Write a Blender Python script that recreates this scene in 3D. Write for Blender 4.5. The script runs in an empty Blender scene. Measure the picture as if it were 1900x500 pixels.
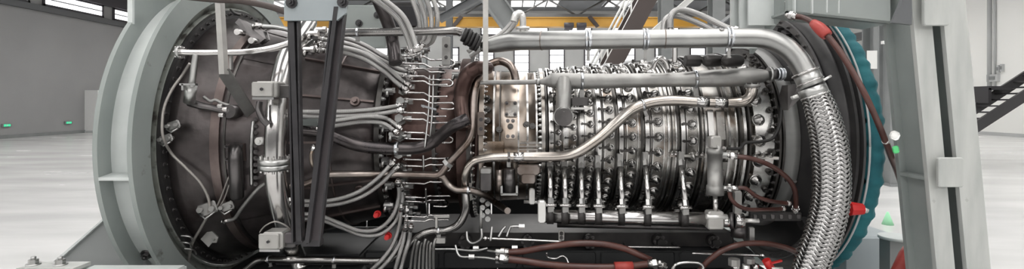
import bpy, math, random
from mathutils import Vector, Matrix
random.seed(7)
R = math.radians
SC = bpy.context.scene
COL = SC.collection
# ------------------------------------------------------------------ camera, light, exposure
F = 950.0          # focal length in pixels of the 1900 px wide frame
HZ = 190.0         # horizon row
CAMH = 1.65        # camera height above the hall floor
cam_data = bpy.data.cameras.new('camera')
cam_data.sensor_fit = 'HORIZONTAL'; cam_data.sensor_width = 36.0
cam_data.lens = 36.0 * F / 1900.0
cam_data.shift_y = -(250.0 - HZ) / 1900.0
cam_data.clip_start = 0.05; cam_data.clip_end = 300
cam = bpy.data.objects.new('camera', cam_data); COL.objects.link(cam)
cam.location = (0, 0, CAMH); cam.rotation_euler = (R(90), 0, 0)
SC.camera = cam
world = bpy.data.worlds.new('sky'); SC.world = world; world.use_nodes = True
bg = world.node_tree.nodes['Background']
bg.inputs[0].default_value = (0.80, 0.88, 1.0, 1); bg.inputs[1].default_value = 1.0
SC.view_settings.view_transform = 'Standard'; SC.view_settings.look = 'None'
SC.view_settings.gamma = 1.0; SC.view_settings.use_curve_mapping = False
SC.view_settings.exposure = 0.55
SKYLIGHT = 2.7     # glow of the roof lights
WINDOW = 3.6       # glow of the wall windows

# ------------------------------------------------------------------ materials
MATS = {}
def mat(key, col, rough=0.5, metal=0.0, col2=None, scale=6.0, detail=6.0, bump=0.0, bscale=None, rvar=0.0,
        contrast=(0.35, 0.65), stretch=None, spots=None, spot_scale=14.0, spot_edge=(0.62, 0.70)):
    m = bpy.data.materials.new(key); m.use_nodes = True
    nt = m.node_tree; n = nt.nodes; l = nt.links
    b = n['Principled BSDF']
    b.inputs['Base Color'].default_value = (*col, 1); b.inputs['Roughness'].default_value = rough
    b.inputs['Metallic'].default_value = metal
    if col2 or bump or rvar or spots:
        tc = n.new('ShaderNodeTexCoord'); mp = n.new('ShaderNodeMapping')
        l.new(tc.outputs['Object'], mp.inputs['Vector'])
        if stretch: mp.inputs['Scale'].default_value = stretch
        no = n.new('ShaderNodeTexNoise'); no.inputs['Scale'].default_value = scale; no.inputs['Detail'].default_value = detail
        l.new(mp.outputs['Vector'], no.inputs['Vector'])
        last = None
        if col2:
            cr = n.new('ShaderNodeValToRGB')
            cr.color_ramp.elements[0].position = contrast[0]; cr.color_ramp.elements[0].color = (*col, 1)
            cr.color_ramp.elements[1].position = contrast[1]; cr.color_ramp.elements[1].color = (*col2, 1)
            l.new(no.outputs['Fac'], cr.inputs['Fac']); last = cr.outputs['Color']
        if spots:
            n2 = n.new('ShaderNodeTexNoise'); n2.inputs['Scale'].default_value = spot_scale; n2.inputs['Detail'].default_value = 4
            l.new(tc.outputs['Object'], n2.inputs['Vector'])
            r2 = n.new('ShaderNodeValToRGB'); r2.color_ramp.elements[0].position = spot_edge[0]; r2.color_ramp.elements[1].position = spot_edge[1]
            l.new(n2.outputs['Fac'], r2.inputs['Fac'])
            mx = n.new('ShaderNodeMix'); mx.data_type = 'RGBA'
            l.new(r2.outputs['Color'], mx.inputs[0])
            if last: l.new(last, mx.inputs[6])
            else: mx.inputs[6].default_value = (*col, 1)
            mx.inputs[7].default_value = (*spots, 1); last = mx.outputs[2]
        if last: l.new(last, b.inputs['Base Color'])
        if rvar:
            mr = n.new('ShaderNodeMapRange'); mr.inputs[3].default_value = max(0.02, rough - rvar); mr.inputs[4].default_value = rough + rvar
            l.new(no.outputs['Fac'], mr.inputs[0]); l.new(mr.outputs[0], b.inputs['Roughness'])
        if bump:
            nb = n.new('ShaderNodeTexNoise'); nb.inputs['Scale'].default_value = bscale or scale * 4; nb.inputs['Detail'].default_value = 5
            l.new(mp.outputs['Vector'], nb.inputs['Vector'])
            bp = n.new('ShaderNodeBump'); bp.inputs['Strength'].default_value = bump; bp.inputs['Distance'].default_value = 0.01
            l.new(nb.outputs['Fac'], bp.inputs['Height']); l.new(bp.outputs['Normal'], b.inputs['Normal'])
    MATS[key] = m
    return m
def emit(key, col, s):
    m = bpy.data.materials.new(key); m.use_nodes = True
    b = m.node_tree.nodes['Principled BSDF']
    b.inputs['Base Color'].default_value = (*col, 1); b.inputs['Emission Color'].default_value = (*col, 1)
    b.inputs['Emission Strength'].default_value = s
    MATS[key] = m
def braid_mat(key, col, dark, rough, metal, ku, kv):
    m = bpy.data.materials.new(key); m.use_nodes = True
    nt = m.node_tree; n = nt.nodes; l = nt.links; b = n['Principled BSDF']
    uv = n.new('ShaderNodeUVMap'); uv.uv_map = 'UVMap'
    sep = n.new('ShaderNodeSeparateXYZ'); l.new(uv.outputs[0], sep.inputs[0])
    outs = []
    for sgn in (1, -1):
        a = n.new('ShaderNodeMath'); a.operation = 'MULTIPLY'; a.inputs[1].default_value = ku * sgn * 2 * math.pi; l.new(sep.outputs[0], a.inputs[0])
        c = n.new('ShaderNodeMath'); c.operation = 'MULTIPLY'; c.inputs[1].default_value = kv; l.new(sep.outputs[1], c.inputs[0])
        s = n.new('ShaderNodeMath'); s.operation = 'ADD'; l.new(a.outputs[0], s.inputs[0]); l.new(c.outputs[0], s.inputs[1])
        q = n.new('ShaderNodeMath'); q.operation = 'SINE'; l.new(s.outputs[0], q.inputs[0]); outs.append(q)
    p = n.new('ShaderNodeMath'); p.operation = 'MULTIPLY'; l.new(outs[0].outputs[0], p.inputs[0]); l.new(outs[1].outputs[0], p.inputs[1])
    mr = n.new('ShaderNodeMapRange'); mr.inputs[1].default_value = -1; mr.inputs[2].default_value = 0.6; l.new(p.outputs[0], mr.inputs[0])
    mx = n.new('ShaderNodeMix'); mx.data_type = 'RGBA'; mx.inputs[6].default_value = (*dark, 1); mx.inputs[7].default_value = (*col, 1)
    l.new(mr.outputs[0], mx.inputs[0]); l.new(mx.outputs[2], b.inputs['Base Color'])
    bp = n.new('ShaderNodeBump'); bp.inputs['Strength'].default_value = 0.5; bp.inputs['Distance'].default_value = 0.003
    l.new(p.outputs[0], bp.inputs['Height']); l.new(bp.outputs['Normal'], b.inputs['Normal'])
    b.inputs['Roughness'].default_value = rough; b.inputs['Metallic'].default_value = metal
    MATS[key] = m

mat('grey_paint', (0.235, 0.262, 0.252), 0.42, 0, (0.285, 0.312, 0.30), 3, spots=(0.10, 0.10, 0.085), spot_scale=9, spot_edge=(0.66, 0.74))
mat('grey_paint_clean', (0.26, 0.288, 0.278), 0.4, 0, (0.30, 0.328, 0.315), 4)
mat('pale_lit_grey_paint', (0.52, 0.55, 0.54), 0.4, 0, (0.60, 0.63, 0.62), 5)  # lit version of the ring plates' grey; also used on other pale parts
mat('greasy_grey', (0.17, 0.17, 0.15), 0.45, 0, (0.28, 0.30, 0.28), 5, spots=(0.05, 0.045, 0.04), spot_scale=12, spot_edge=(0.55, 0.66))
mat('post_steel', (0.40, 0.415, 0.40), 0.45, 0.1, (0.52, 0.53, 0.51), 3, stretch=(4, 4, 0.8), spots=(0.22, 0.22, 0.20), spot_scale=16, spot_edge=(0.68, 0.78))
mat('black_paint', (0.018, 0.017, 0.019), 0.35, 0, (0.035, 0.033, 0.036), 8)
mat('channel_face', (0.065, 0.056, 0.06), 0.45, 0.2, (0.095, 0.083, 0.088), 6)
mat('hot_section', (0.048, 0.042, 0.042), 0.33, 0.7, (0.118, 0.104, 0.103), 5, bump=0.12, bscale=30, rvar=0.12, spots=(0.035, 0.024, 0.024), spot_scale=5, spot_edge=(0.56, 0.72))
mat('hot_band', (0.12, 0.092, 0.087), 0.36, 0.75, (0.20, 0.16, 0.15), 7, rvar=0.1)
mat('combustor_metal', (0.055, 0.030, 0.026), 0.36, 0.75, (0.11, 0.073, 0.064), 6, bump=0.15, bscale=40, rvar=0.12)
mat('case_steel', (0.20, 0.19, 0.175), 0.27, 1.0, (0.48, 0.465, 0.445), 5, bump=0.06, bscale=40, rvar=0.12, spots=(0.16, 0.115, 0.085), spot_scale=6, spot_edge=(0.54, 0.70))
mat('case_ridge', (0.42, 0.41, 0.40), 0.25, 1.0, (0.66, 0.65, 0.635), 9, rvar=0.1)
mat('case_dark', (0.055, 0.052, 0.05), 0.35, 0.9, (0.11, 0.105, 0.10), 9, rvar=0.1)
mat('case_tan', (0.27, 0.205, 0.155), 0.30, 1.0, (0.52, 0.46, 0.41), 6, rvar=0.12)
mat('inlet_grey', (0.16, 0.16, 0.158), 0.45, 0.3, (0.21, 0.21, 0.205), 3, stretch=(1, 1, 3))
mat('bright_steel', (0.68, 0.67, 0.66), 0.20, 1.0, (0.54, 0.52, 0.51), 8, rvar=0.08)
mat('satin_steel', (0.42, 0.42, 0.415), 0.33, 1.0, (0.54, 0.54, 0.53), 6, rvar=0.08)
mat('dull_cast', (0.30, 0.295, 0.285), 0.48, 0.85, (0.40, 0.395, 0.385), 9, bump=0.06, bscale=90)
mat('warm_steel', (0.40, 0.36, 0.325), 0.25, 1.0, (0.58, 0.545, 0.51), 5, rvar=0.08)
mat('tarnished_steel', (0.16, 0.12, 0.10), 0.30, 1.0, (0.38, 0.335, 0.31), 6, rvar=0.1)
mat('dark_steel', (0.10, 0.095, 0.095), 0.33, 0.9, (0.16, 0.15, 0.15), 8, rvar=0.08)
mat('black_pipe', (0.055, 0.05, 0.052), 0.28, 0.85, (0.085, 0.075, 0.075), 8, rvar=0.06)
mat('black_rubber', (0.016, 0.015, 0.015), 0.5)
mat('flange_black', (0.022, 0.021, 0.022), 0.42, 0.2, (0.045, 0.043, 0.043), 6)
mat('rim_grey', (0.16, 0.155, 0.155), 0.35, 0.6)
mat('maroon_hose', (0.060, 0.022, 0.018), 0.30, 0, (0.095, 0.038, 0.030), 10)
mat('red_plastic', (0.55, 0.02, 0.02), 0.35)
mat('red_sleeve', (0.30, 0.035, 0.028), 0.45, 0, (0.42, 0.06, 0.05), 14)
mat('teal_cloth', (0.012, 0.115, 0.14), 0.75, 0, (0.02, 0.17, 0.195), 8, bump=0.3, bscale=30)
mat('box_metal', (0.38, 0.37, 0.355), 0.42, 0.6, (0.48, 0.47, 0.45), 10, rvar=0.06)
mat('tank_dark', (0.020, 0.021, 0.022), 0.42, 0.1, (0.034, 0.035, 0.036), 4)
mat('gear_dark', (0.022, 0.021, 0.021), 0.4, 0.5, (0.05, 0.046, 0.045), 9)
mat('wire_grey', (0.34, 0.32, 0.30), 0.45, 0.5)
mat('white_fit', (0.80, 0.79, 0.77), 0.3, 0.6)
mat('zinc', (0.64, 0.66, 0.69), 0.28, 1.0)
mat('floor_coat', (0.58, 0.58, 0.575), 0.24, 0, (0.68, 0.68, 0.675), 0.7, rvar=0.1, detail=5, stretch=(0.5, 1.6, 1))
mat('wall_grey', (0.30, 0.30, 0.30), 0.55, 0, (0.33, 0.33, 0.33), 0.4)
mat('wall_white', (0.87, 0.87, 0.845), 0.55, 0, (0.90, 0.90, 0.875), 0.5)
mat('wall_light', (0.46, 0.47, 0.47), 0.6, 0, (0.52, 0.53, 0.53), 0.4)
mat('roof_sheet', (0.17, 0.175, 0.185), 0.6)
mat('duct_steel', (0.33, 0.33, 0.325), 0.36, 1.0, (0.43, 0.43, 0.42), 5, rvar=0.08)
mat('wall_charcoal', (0.075, 0.075, 0.078), 0.6)
mat('pipe_steel', (0.25, 0.24, 0.235), 0.22, 1.0, (0.36, 0.35, 0.34), 6, rvar=0.06)
mat('frame_dark', (0.07, 0.065, 0.075), 0.5)
mat('truss_paint', (0.11, 0.115, 0.12), 0.5)
mat('column_grey', (0.20, 0.21, 0.21), 0.5, 0, (0.24, 0.25, 0.25), 2)
mat('crane_yellow', (0.50, 0.26, 0.03), 0.45, 0, (0.56, 0.31, 0.045), 1)
mat('stair_dark', (0.035, 0.033, 0.036), 0.5)
mat('stair_brown', (0.055, 0.040, 0.036), 0.5)
mat('rail_white', (0.70, 0.70, 0.68), 0.4)
mat('white_paint', (0.78, 0.78, 0.77), 0.45)
mat('paper', (0.82, 0.82, 0.80), 0.7)
mat('green_tag', (0.10, 0.55, 0.20), 0.6)
mat('pale_green', (0.35, 0.72, 0.45), 0.6)
mat('pale_blue_paint', (0.27, 0.305, 0.32), 0.4, 0, (0.31, 0.345, 0.36), 3)
mat('brass', (0.55, 0.42, 0.24), 0.3, 1.0)
braid_mat('braid_hose', (0.60, 0.59, 0.58), (0.28, 0.275, 0.27), 0.30, 0.9, 7, 800)
mat('strand', (0.38, 0.375, 0.37), 0.24, 1.0)
mat('strand_core', (0.03, 0.03, 0.03), 0.5, 0.3)
emit('skylight_glow', (1.0, 0.985, 0.965), SKYLIGHT)
emit('window_glow', (1.0, 0.985, 0.965), WINDOW)
emit('far_window_glow', (0.96, 0.98, 1.0), 1.6)
emit('exit_green', (0.03, 0.45, 0.22), 0.9)

# ------------------------------------------------------------------ mesh helpers
class MB:
    def __init__(s): s.v = []; s.f = []; s.sm = []; s.uv = []; s.has_uv = False; s.cuts = []
    def add(s, vs, fs, smooth=False, uvs=None):
        o = len(s.v); s.v += [Vector(p) for p in vs]
        for i, f in enumerate(fs):
            s.f.append([o + k for k in f]); s.sm.append(smooth)
            s.uv.append(uvs[i] if uvs else None)
        if uvs: s.has_uv = True
        return s
    def cut(s): s.cuts.append(len(s.f)); return s
    def box(s, c, size, rot=None):
        c = Vector(c); h = Vector(size) / 2
        m = rot if rot is not None else Matrix.Identity(3)
        return s.obox(c, m @ Vector((h.x, 0, 0)), m @ Vector((0, h.y, 0)), m @ Vector((0, 0, h.z)))
    def obox(s, c, ax, ay, az):
        c = Vector(c); ax = Vector(ax); ay = Vector(ay); az = Vector(az)
        vs = [c + i * ax + j * ay + k * az for i in (-1, 1) for j in (-1, 1) for k in (-1, 1)]
        return s.add(vs, [(0, 1, 3, 2), (4, 6, 7, 5), (0, 4, 5, 1), (2, 3, 7, 6), (0, 2, 6, 4), (1, 5, 7, 3)])
    def bbox(s, c, size, bev, rot=None):            # box with chamfered edges along its local Y
        hx, hy, hz = [q / 2 for q in size]; b = bev
        o = [(-hx + b, -hz), (hx - b, -hz), (hx, -hz + b), (hx, hz - b), (hx - b, hz), (-hx + b, hz), (-hx, hz - b), (-hx, -hz + b)]
        m = rot if rot is not None else Matrix.Identity(3); c = Vector(c); k = b * 0.7
        rings = []
        for y, sc in ((-hy, 1 - k / max(hx, hz)), (-hy + k, 1), (hy - k, 1), (hy, 1 - k / max(hx, hz))):
            rings.append([c + m @ Vector((x * sc, y, z * sc)) for x, z in o])
        vs = [p for r in rings for p in r]; fs = []
        for i in range(3):
            for j in range(8): fs.append((i * 8 + j, i * 8 + (j + 1) % 8, (i + 1) * 8 + (j + 1) % 8, (i + 1) * 8 + j))
        fs.append(tuple(range(7, -1, -1))); fs.append(tuple(range(24, 32)))
        return s.add(vs, fs)
    def tube(s, pts, r, n=10, caps=True, smooth=True):
        pts = [Vector(p) for p in pts]; N = len(pts)
        rr = r if isinstance(r, (list, tuple)) else [r] * N
        T = []
        for i in range(N):
            a = pts[max(0, i - 1)]; b = pts[min(N - 1, i + 1)]; t = (b - a)
            T.append(t.normalized() if t.length > 1e-9 else Vector((1, 0, 0)))
        ref = Vector((0, 1, 0)) if abs(T[0].y) < 0.8 else Vector((0, 0, 1))
        u = (ref - T[0] * ref.dot(T[0])).normalized()
        vs = []; L = 0; Ls = []
        for i in range(N):
            if i: L += (pts[i] - pts[i - 1]).length
            Ls.append(L)
            u = (u - T[i] * u.dot(T[i])).normalized(); w = T[i].cross(u)
            for k in range(n):
                a = 2 * math.pi * k / n
                vs.append(pts[i] + (u * math.cos(a) + w * math.sin(a)) * rr[i])
        fs = []; uvs = []
        for i in range(N - 1):
            for k in range(n):
                k2 = (k + 1) % n
                fs.append((i * n + k, i * n + k2, (i + 1) * n + k2, (i + 1) * n + k))
                uvs.append(((k / n, Ls[i]), ((k + 1) / n, Ls[i]), ((k + 1) / n, Ls[i + 1]), (k / n, Ls[i + 1])))
        s.add(vs, fs, smooth, uvs)
        if caps:
            o = len(s.v) - N * n
            s.f.append([o + k for k in range(n - 1, -1, -1)]); s.sm.append(False); s.uv.append(None)
            s.f.append([o + (N - 1) * n + k for k in range(n)]); s.sm.append(False); s.uv.append(None)
        return s
    def cyl(s, a, b, r, r2=None, n=14, smooth=True):
        return s.tube([a, b], [r, r if r2 is None else r2], n, True, smooth)
    def lathe(s, prof, a0=0, a1=2 * math.pi, n=96, smooth=True, closed=False, cx=None, cz=None):
        """profile (X, r) turned about the engine axis; angle 0 faces the camera side, + is up"""
        full = abs(a1 - a0 - 2 * math.pi) < 1e-6
        m = n if full else n + 1
        vs = []
        for j in range(m):
            a = a0 + (a1 - a0) * j / n
            for X, r in prof: vs.append(EP(X, r, a))
        k = len(prof); fs = []
        for j in range(n):
            j2 = (j + 1) % m
            for i in range(k - 1 + (1 if closed else 0)):
                i2 = (i + 1) % k
                fs.append((j * k + i, j * k + i2, j2 * k + i2, j2 * k + i))
        s.add(vs, fs, smooth)
        if closed and not full:
            s.add([vs[i] for i in range(k)], [tuple(range(k))]); s.add([vs[n * k + i] for i in range(k)], [tuple(range(k - 1, -1, -1))])
        return s
    def ring(s, X0, X1, r0, r1, n=96, a0=0, a1=2 * math.pi):   # solid ring, flat shaded faces kept crisp
        for prof in ([(X0, r1), (X1, r1)], [(X1, r1), (X1, r0)], [(X1, r0), (X0, r0)], [(X0, r0), (X0, r1)]):
            s.lathe(prof, a0, a1, n)
        if abs(a1 - a0 - 2 * math.pi) > 1e-6:
            for a in (a0, a1): s.add([EP(X0, r0, a), EP(X1, r0, a), EP(X1, r1, a), EP(X0, r1, a)], [(0, 1, 2, 3)])
        return s
    def disc(s, c, axis, r, h, n=14, r2=None):
        axis = Vector(axis).normalized(); c = Vector(c)
        return s.cyl(c, c + axis * h, r, r2, n)
    def torus(s, c, axis, R0, r0, n=20, k=8):
        axis = Vector(axis).normalized(); ref = Vector((0, 0, 1)) if abs(axis.z) < .8 else Vector((1, 0, 0))
        u = axis.cross(ref).normalized(); w = axis.cross(u)
        vs = []; fs = []
        for i in range(n):
            a = 2 * math.pi * i / n; d = u * math.cos(a) + w * math.sin(a)
            for j in range(k):
                b = 2 * math.pi * j / k; vs.append(Vector(c) + d * (R0 + r0 * math.cos(b)) + axis * r0 * math.sin(b))
        for i in range(n):
            for j in range(k): fs.append((i * k + j, ((i + 1) % n) * k + j, ((i + 1) % n) * k + (j + 1) % k, i * k + (j + 1) % k))
        return s.add(vs, fs, True)
    def prism(s, poly, d):                          # polygon (world points) swept along vector d
        n = len(poly); d = Vector(d); a = [Vector(p) for p in poly]; b = [p + d for p in a]
        return s.add(a + b, [tuple(range(n - 1, -1, -1)), tuple(range(n, 2 * n))] + [(i, (i + 1) % n, n + (i + 1) % n, n + i) for i in range(n)])
    def mesh(s, name, origin=(0, 0, 0)):
        o = Vector(origin); me = bpy.data.meshes.new(name)
        me.from_pydata([tuple(p - o) for p in s.v], [], s.f)
        me.polygons.foreach_set('use_smooth', s.sm)
        if s.cuts:                                      # faces from each cut on take the next material slot
            me.polygons.foreach_set('material_index', [sum(1 for c in s.cuts if i >= c) for i in range(len(s.f))])
        if s.has_uv:
            lay = me.uv_layers.new(name='UVMap'); data = []
            for f, q in zip(s.f, s.uv):
                for i in range(len(f)): data += list(q[i]) if q else [0, 0]
            lay.data.foreach_set('uv', data)
        me.update()
        return me

ORG = {}
def link(o, parent=None):
    COL.objects.link(o)
    if parent is not None: o.parent = parent
    return o
def tag(o, label, cat, group=None):
    o['label'] = label; o['category'] = cat
    if group: o['group'] = group
    return o
def root(name, loc, label, cat, group=None):
    o = bpy.data.objects.new(name, None); o.location = loc; o.empty_display_size = 0.1; link(o); ORG[o.name] = Vector(loc)
    return tag(o, label, cat, group)
def part(parent, name, mb, m, label=None, kind=None):
    org = ORG[parent.name]
    me = mb.mesh(name, org); me.materials.append(MATS[m])
    o = bpy.data.objects.new(name, me); link(o, parent); ORG[o.name] = org
    if label: o['label'] = label
    if kind: o['kind'] = kind
    return o
def single(name, mb, m, label, cat, group=None):
    zs = min(p.z for p in mb.v); c = sum(mb.v, Vector()) / len(mb.v); loc = Vector((c.x, c.y, zs))
    me = mb.mesh(name, loc); me.materials.append(MATS[m])
    o = bpy.data.objects.new(name, me); o.location = loc; link(o); ORG[o.name] = loc
    return tag(o, label, cat, group)
def struct(name, mb, m, label=None):
    me = mb.mesh(name); me.materials.append(MATS[m])
    o = bpy.data.objects.new(name, me); link(o); o['kind'] = 'structure'; ORG[o.name] = Vector((0, 0, 0))
    if label: o['label'] = label
    return o
def place(parent, name, me, M):                     # a shared mesh put as a part at world matrix M
    o = bpy.data.objects.new(name, me); link(o, parent)
    o.matrix_local = Matrix.Translation(-ORG[parent.name]) @ M
    return o
def frame_z(p, z, x=None):                          # matrix whose local Z is z
    z = Vector(z).normalized(); x = Vector(x) if x is not None else Vector((1, 0, 0))
    if abs(z.dot(x.normalized())) > 0.95: x = Vector((0, 1, 0))
    y = z.cross(x).normalized(); x = y.cross(z)
    M = Matrix((x, y, z)).transposed().to_4x4(); M.translation = Vector(p); return M

# ------------------------------------------------------------------ engine axis and pixel-to-place helpers
AY = 3.54; AZ = CAMH - 0.23
PROF = [(-3, .83), (-1.85, .83), (-1.80, .80), (-1.25, .64), (-0.76, .53), (-0.75, .47), (-0.26, .455), (-0.22, .45), (0.10, .42), (0.6, .46), (1.2, .53), (1.55, .56), (1.57, .60), (1.9, .62), (3, .62)]
def rad(X):
    for (a, ra), (b, rb) in zip(PROF, PROF[1:]):
        if a <= X <= b: return ra + (rb - ra) * (X - a) / (b - a)
    return .6
def EP(X, r, a): return Vector((X, AY - r * math.cos(a), AZ + r * math.sin(a)))
def P(px, py, d): return Vector(((px - 950) / F * d, d, CAMH + (HZ - py) / F * d))
def S(px, py, off=0.0):
    """the point above pixel where the sight line meets the casing grown by off (or passes it closest)"""
    best = None; d = 1.6; prev = None
    while d < AY + .02:
        p = P(px, py, d); g = math.hypot(p.y - AY, p.z - AZ) - rad(p.x) - off
        if py > 380 and d > 3.0: return p            # below the casings the lines run level with its front
        if g <= 0: return p
        if best is None or g < best[0]: best = (g, p)
        d += 0.004
    return best[1]
def pt(px, py, k): return P(px, py, k) if k >= 1 else S(px, py, k)
def Xf(px):
    X = 0
    for _ in range(30): X = (px - 950) / F * (AY - rad(X))
    return X
def spline(ctrl, n=7):
    """Catmull-Rom through lists of numbers"""
    out = []; c = [ctrl[0]] + list(ctrl) + [ctrl[-1]]
    for i in range(1, len(c) - 2):
        for j in range(n):
            t = j / n
            out.append([0.5 * (2 * b + (c_ - a) * t + (2 * a - 5 * b + 4 * c_ - d) * t * t + (3 * b - a - 3 * c_ + d) * t ** 3)
                        for a, b, c_, d in zip(c[i - 1], c[i], c[i + 1], c[i + 2])])
    out.append(list(ctrl[-1])); return out
def path(ctrl, rpx, n=7):
    """ctrl: (px, py, k[, radius px]); returns world points and radii"""
    w = []
    for q in ctrl:
        p = pt(*q[:3]); r = (q[3] if len(q) > 3 else rpx) * p.y / F
        w.append([p.x, p.y, p.z, r])
    s = spline(w, n)
    return [Vector(q[:3]) for q in s], [q[3] for q in s]
def low(pts): return min(pts, key=lambda p: p.z).copy()
def near(pts, px):                                  # index of the path point seen closest to column px
    return min(range(len(pts)), key=lambda i: abs(950 + F * pts[i].x / pts[i].y - px))
def near_y(pts, py): return min(range(len(pts)), key=lambda i: abs(HZ - F * (pts[i].z - CAMH) / pts[i].y - py))
def tang(pts, i):
    return (pts[min(i + 1, len(pts) - 1)] - pts[max(i - 1, 0)]).normalized()
def clamp_part(rt, p, t, r, width, m='zinc', foot=True, double=False):
    mb = MB(); t = Vector(t)
    offs = (-width, width) if double else (0,)
    for o in offs:
        c = p + t * o; w = width * (0.5 if double else 0.5)
        mb.tube([c - t * w, c - t * w, c + t * w, c + t * w], [r * 1.0, r * 1.13, r * 1.13, r * 1.0], 18, False)
    cl = part(rt, 'clamp', mb, m)
    b = MB(); side = Vector((0, -1, 0)); side = (side - t * side.dot(t)).normalized()
    b.obox(p + side * r * 1.22, t * width * 0.55, side * r * 0.12, t.cross(side) * r * 0.22)
    b.cyl(p + side * r * 1.2, p + side * r * 1.5, r * 0.12, n=6, smooth=False)
    part(cl, 'clamp_bolt', b, 'bright_steel')
    if foot:
        up = t.cross(side); up = up if up.z > 0 else -up
        f = MB(); f.obox(p - up * r * 1.55, t * width * 0.9, side * r * 0.10, up * r * 0.6)
        f.obox(p - up * r * 2.1 + side * r * .1, t * width * 0.9, side * r * 0.35, up * r * 0.08)
        part(cl, 'clamp_foot', f, 'dull_cast')
    return cl
def fitting(rt, p, t, r, m='bright_steel', name='end_fitting'):
    t = Vector(t).normalized(); mb = MB()
    mb.cyl(p - t * r * 1.2, p + t * r * 1.6, r * 1.22, n=14)
    mb.cyl(p + t * r * 0.2, p + t * r * 1.3, r * 1.55, n=6, smooth=False)
    mb.cyl(p + t * r * 1.6, p + t * r * 2.6, r * 0.85, n=12)
    return part(rt, name, mb, m)
def flange(rt, p, t, r, w, bolts=8, m='satin_steel', name='pipe_flange'):
    mb = MB(); t = Vector(t).normalized(); mb.cyl(p - t * w / 2, p + t * w / 2, r, n=28)
    o = part(rt, name, mb, m)
    fr = frame_z(p, t)
    for i in range(bolts):
        a = 2 * math.pi * i / bolts; c = fr @ Vector((math.cos(a) * r * .84, math.sin(a) * r * .84, 0))
        b = MB(); b.cyl(c - t * w * 1.0, c + t * w * 1.0, r * .085, n=6, smooth=False); part(o, 'bolt', b, 'bright_steel')
    return o
# routing: every line is laid clear of the casings and of the lines already laid
GRID = {}; CELL = .12
def reg(pts, rr, who):
    for p, r in zip(pts, rr): GRID.setdefault((int(p.x // CELL), int(p.y // CELL), int(p.z // CELL)), []).append((p.copy(), r, who))
ENV = [(-1.66, -1.55, .018), (-1.36, -1.28, .024), (-.82, -.74, .07), (-.74, -.575, .10), (-.49, -.45, .035), (-.34, -.235, .105), (-.235, -.15, .05), (.18, .26, .045), (.22, 1.50, .05)]
def env(X): return rad(X) + max([h for a, b, h in ENV if a <= X <= b] + [.01])
JOINED = set()                                     # pairs of lines that really meet end to end
def clear_need(p, r, who, casing=True):
    need = 0.0
    if casing and -1.83 < p.x < 1.6: need = max(need, env(p.x) + r - math.hypot(p.y - AY, p.z - AZ))
    c = (int(p.x // CELL), int(p.y // CELL), int(p.z // CELL))
    for i in (-1, 0, 1):
        for j in (-1, 0, 1):
            for k in (-1, 0, 1):
                for q, rq, w in GRID.get((c[0] + i, c[1] + j, c[2] + k), ()):
                    if w != who and frozenset((w, who)) not in JOINED: need = max(need, r + rq + .003 - (p - q).length)
    return need
def settle(pts, rr, who, free=.05):
    n = len(pts); acc = [0.0]
    for a, b in zip(pts, pts[1:]): acc.append(acc[-1] + (b - a).length)
    base = [p.copy() for p in pts]; sh = [0.0] * n
    for it in range(36):
        hit = False
        for i in range(n):
            d = clear_need(pts[i], rr[i], who, acc[i] >= free and acc[-1] - acc[i] >= free)
            if d > 0: sh[i] += max(.004, d * .5); hit = True
        if not hit: break
        for i in range(n):
            t = max(sh[j] * max(0.0, 1 - abs(acc[i] - acc[j]) / .14) ** 1.0 for j in range(n) if abs(acc[i] - acc[j]) < .14)
            e = base[i]; pts[i] = P(950 + F * e.x / e.y, HZ - F * (e.z - CAMH) / e.y, e.y - t)
    reg(pts, rr, who)
    for a, b, ra in zip(pts, pts[1:], rr):              # fill long gaps so thin lines cannot slip between samples
        m = int((b - a).length / max(.02, ra))
        if m > 1: reg([a.lerp(b, k / m) for k in range(1, m)], [ra] * (m - 1), who)
    return pts
def pipe(name, label, cat, ctrl, rpx, m, group=None, n=7, sides=12, ends=False, clamps=(), end_mat='bright_steel', cw=0.5, foot=True, double=False):
    pts, rr = path(ctrl, rpx, n)
    px_, rx_ = list(pts), list(rr)
    if ends:                                        # the end nuts are wider than the line: lay them clear too
        a = (pts[0] - pts[1]).normalized(); b = (pts[-1] - pts[-2]).normalized()
        if ends in (True, 'start'): px_.insert(0, pts[0] + a * rr[0] * 2.0); rx_.insert(0, rr[0] * 1.6); rx_[1] = rr[0] * 1.6; rx_[2] = rr[0] * 1.3
        if ends in (True, 'end'): px_.append(pts[-1] + b * rr[-1] * 2.0); rx_.append(rr[-1] * 1.6); rx_[-2] = rr[-1] * 1.6; rx_[-3] = rr[-1] * 1.3
    px_ = settle(px_, rx_, label, 0.0 if ends else .05)
    if ends in (True, 'start'): px_ = px_[1:]
    if ends in (True, 'end'): px_ = px_[:-1]
    pts = px_
    rt = root(name, low(pts), label, cat, group)
    mb = MB(); mb.tube(pts, rr, sides); part(rt, 'hose_body' if 'hose' in name or 'cable' in name else 'tube', mb, m)
    if ends:
        if ends in (True, 'start'): fitting(rt, pts[0], pts[0] - pts[1], rr[0], end_mat)
        if ends in (True, 'end'): fitting(rt, pts[-1], pts[-1] - pts[-2], rr[-1], end_mat)
    for c in clamps:
        i = near(pts, c) if c >= 0 else near_y(pts, -c)
        clamp_part(rt, pts[i], tang(pts, i), rr[i], rr[i] * cw, foot=foot, double=double)
    return rt, pts, rr
# shared small meshes
def shared(name, mb, *ms):
    me = mb.mesh(name)
    for m in ms: me.materials.append(MATS[m])
    return me
def hex_bolt(name, r, h, m, washer=True):
    mb = MB()
    if washer: mb.cyl((0, 0, -h * .2), (0, 0, h * .25), r * 1.45, n=12)
    mb.cyl((0, 0, h * .25), (0, 0, h), r, n=6, smooth=False)
    mb.cyl((0, 0, h), (0, 0, h * 1.5), r * .5, n=8)
    return shared(name, mb, m)
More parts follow.
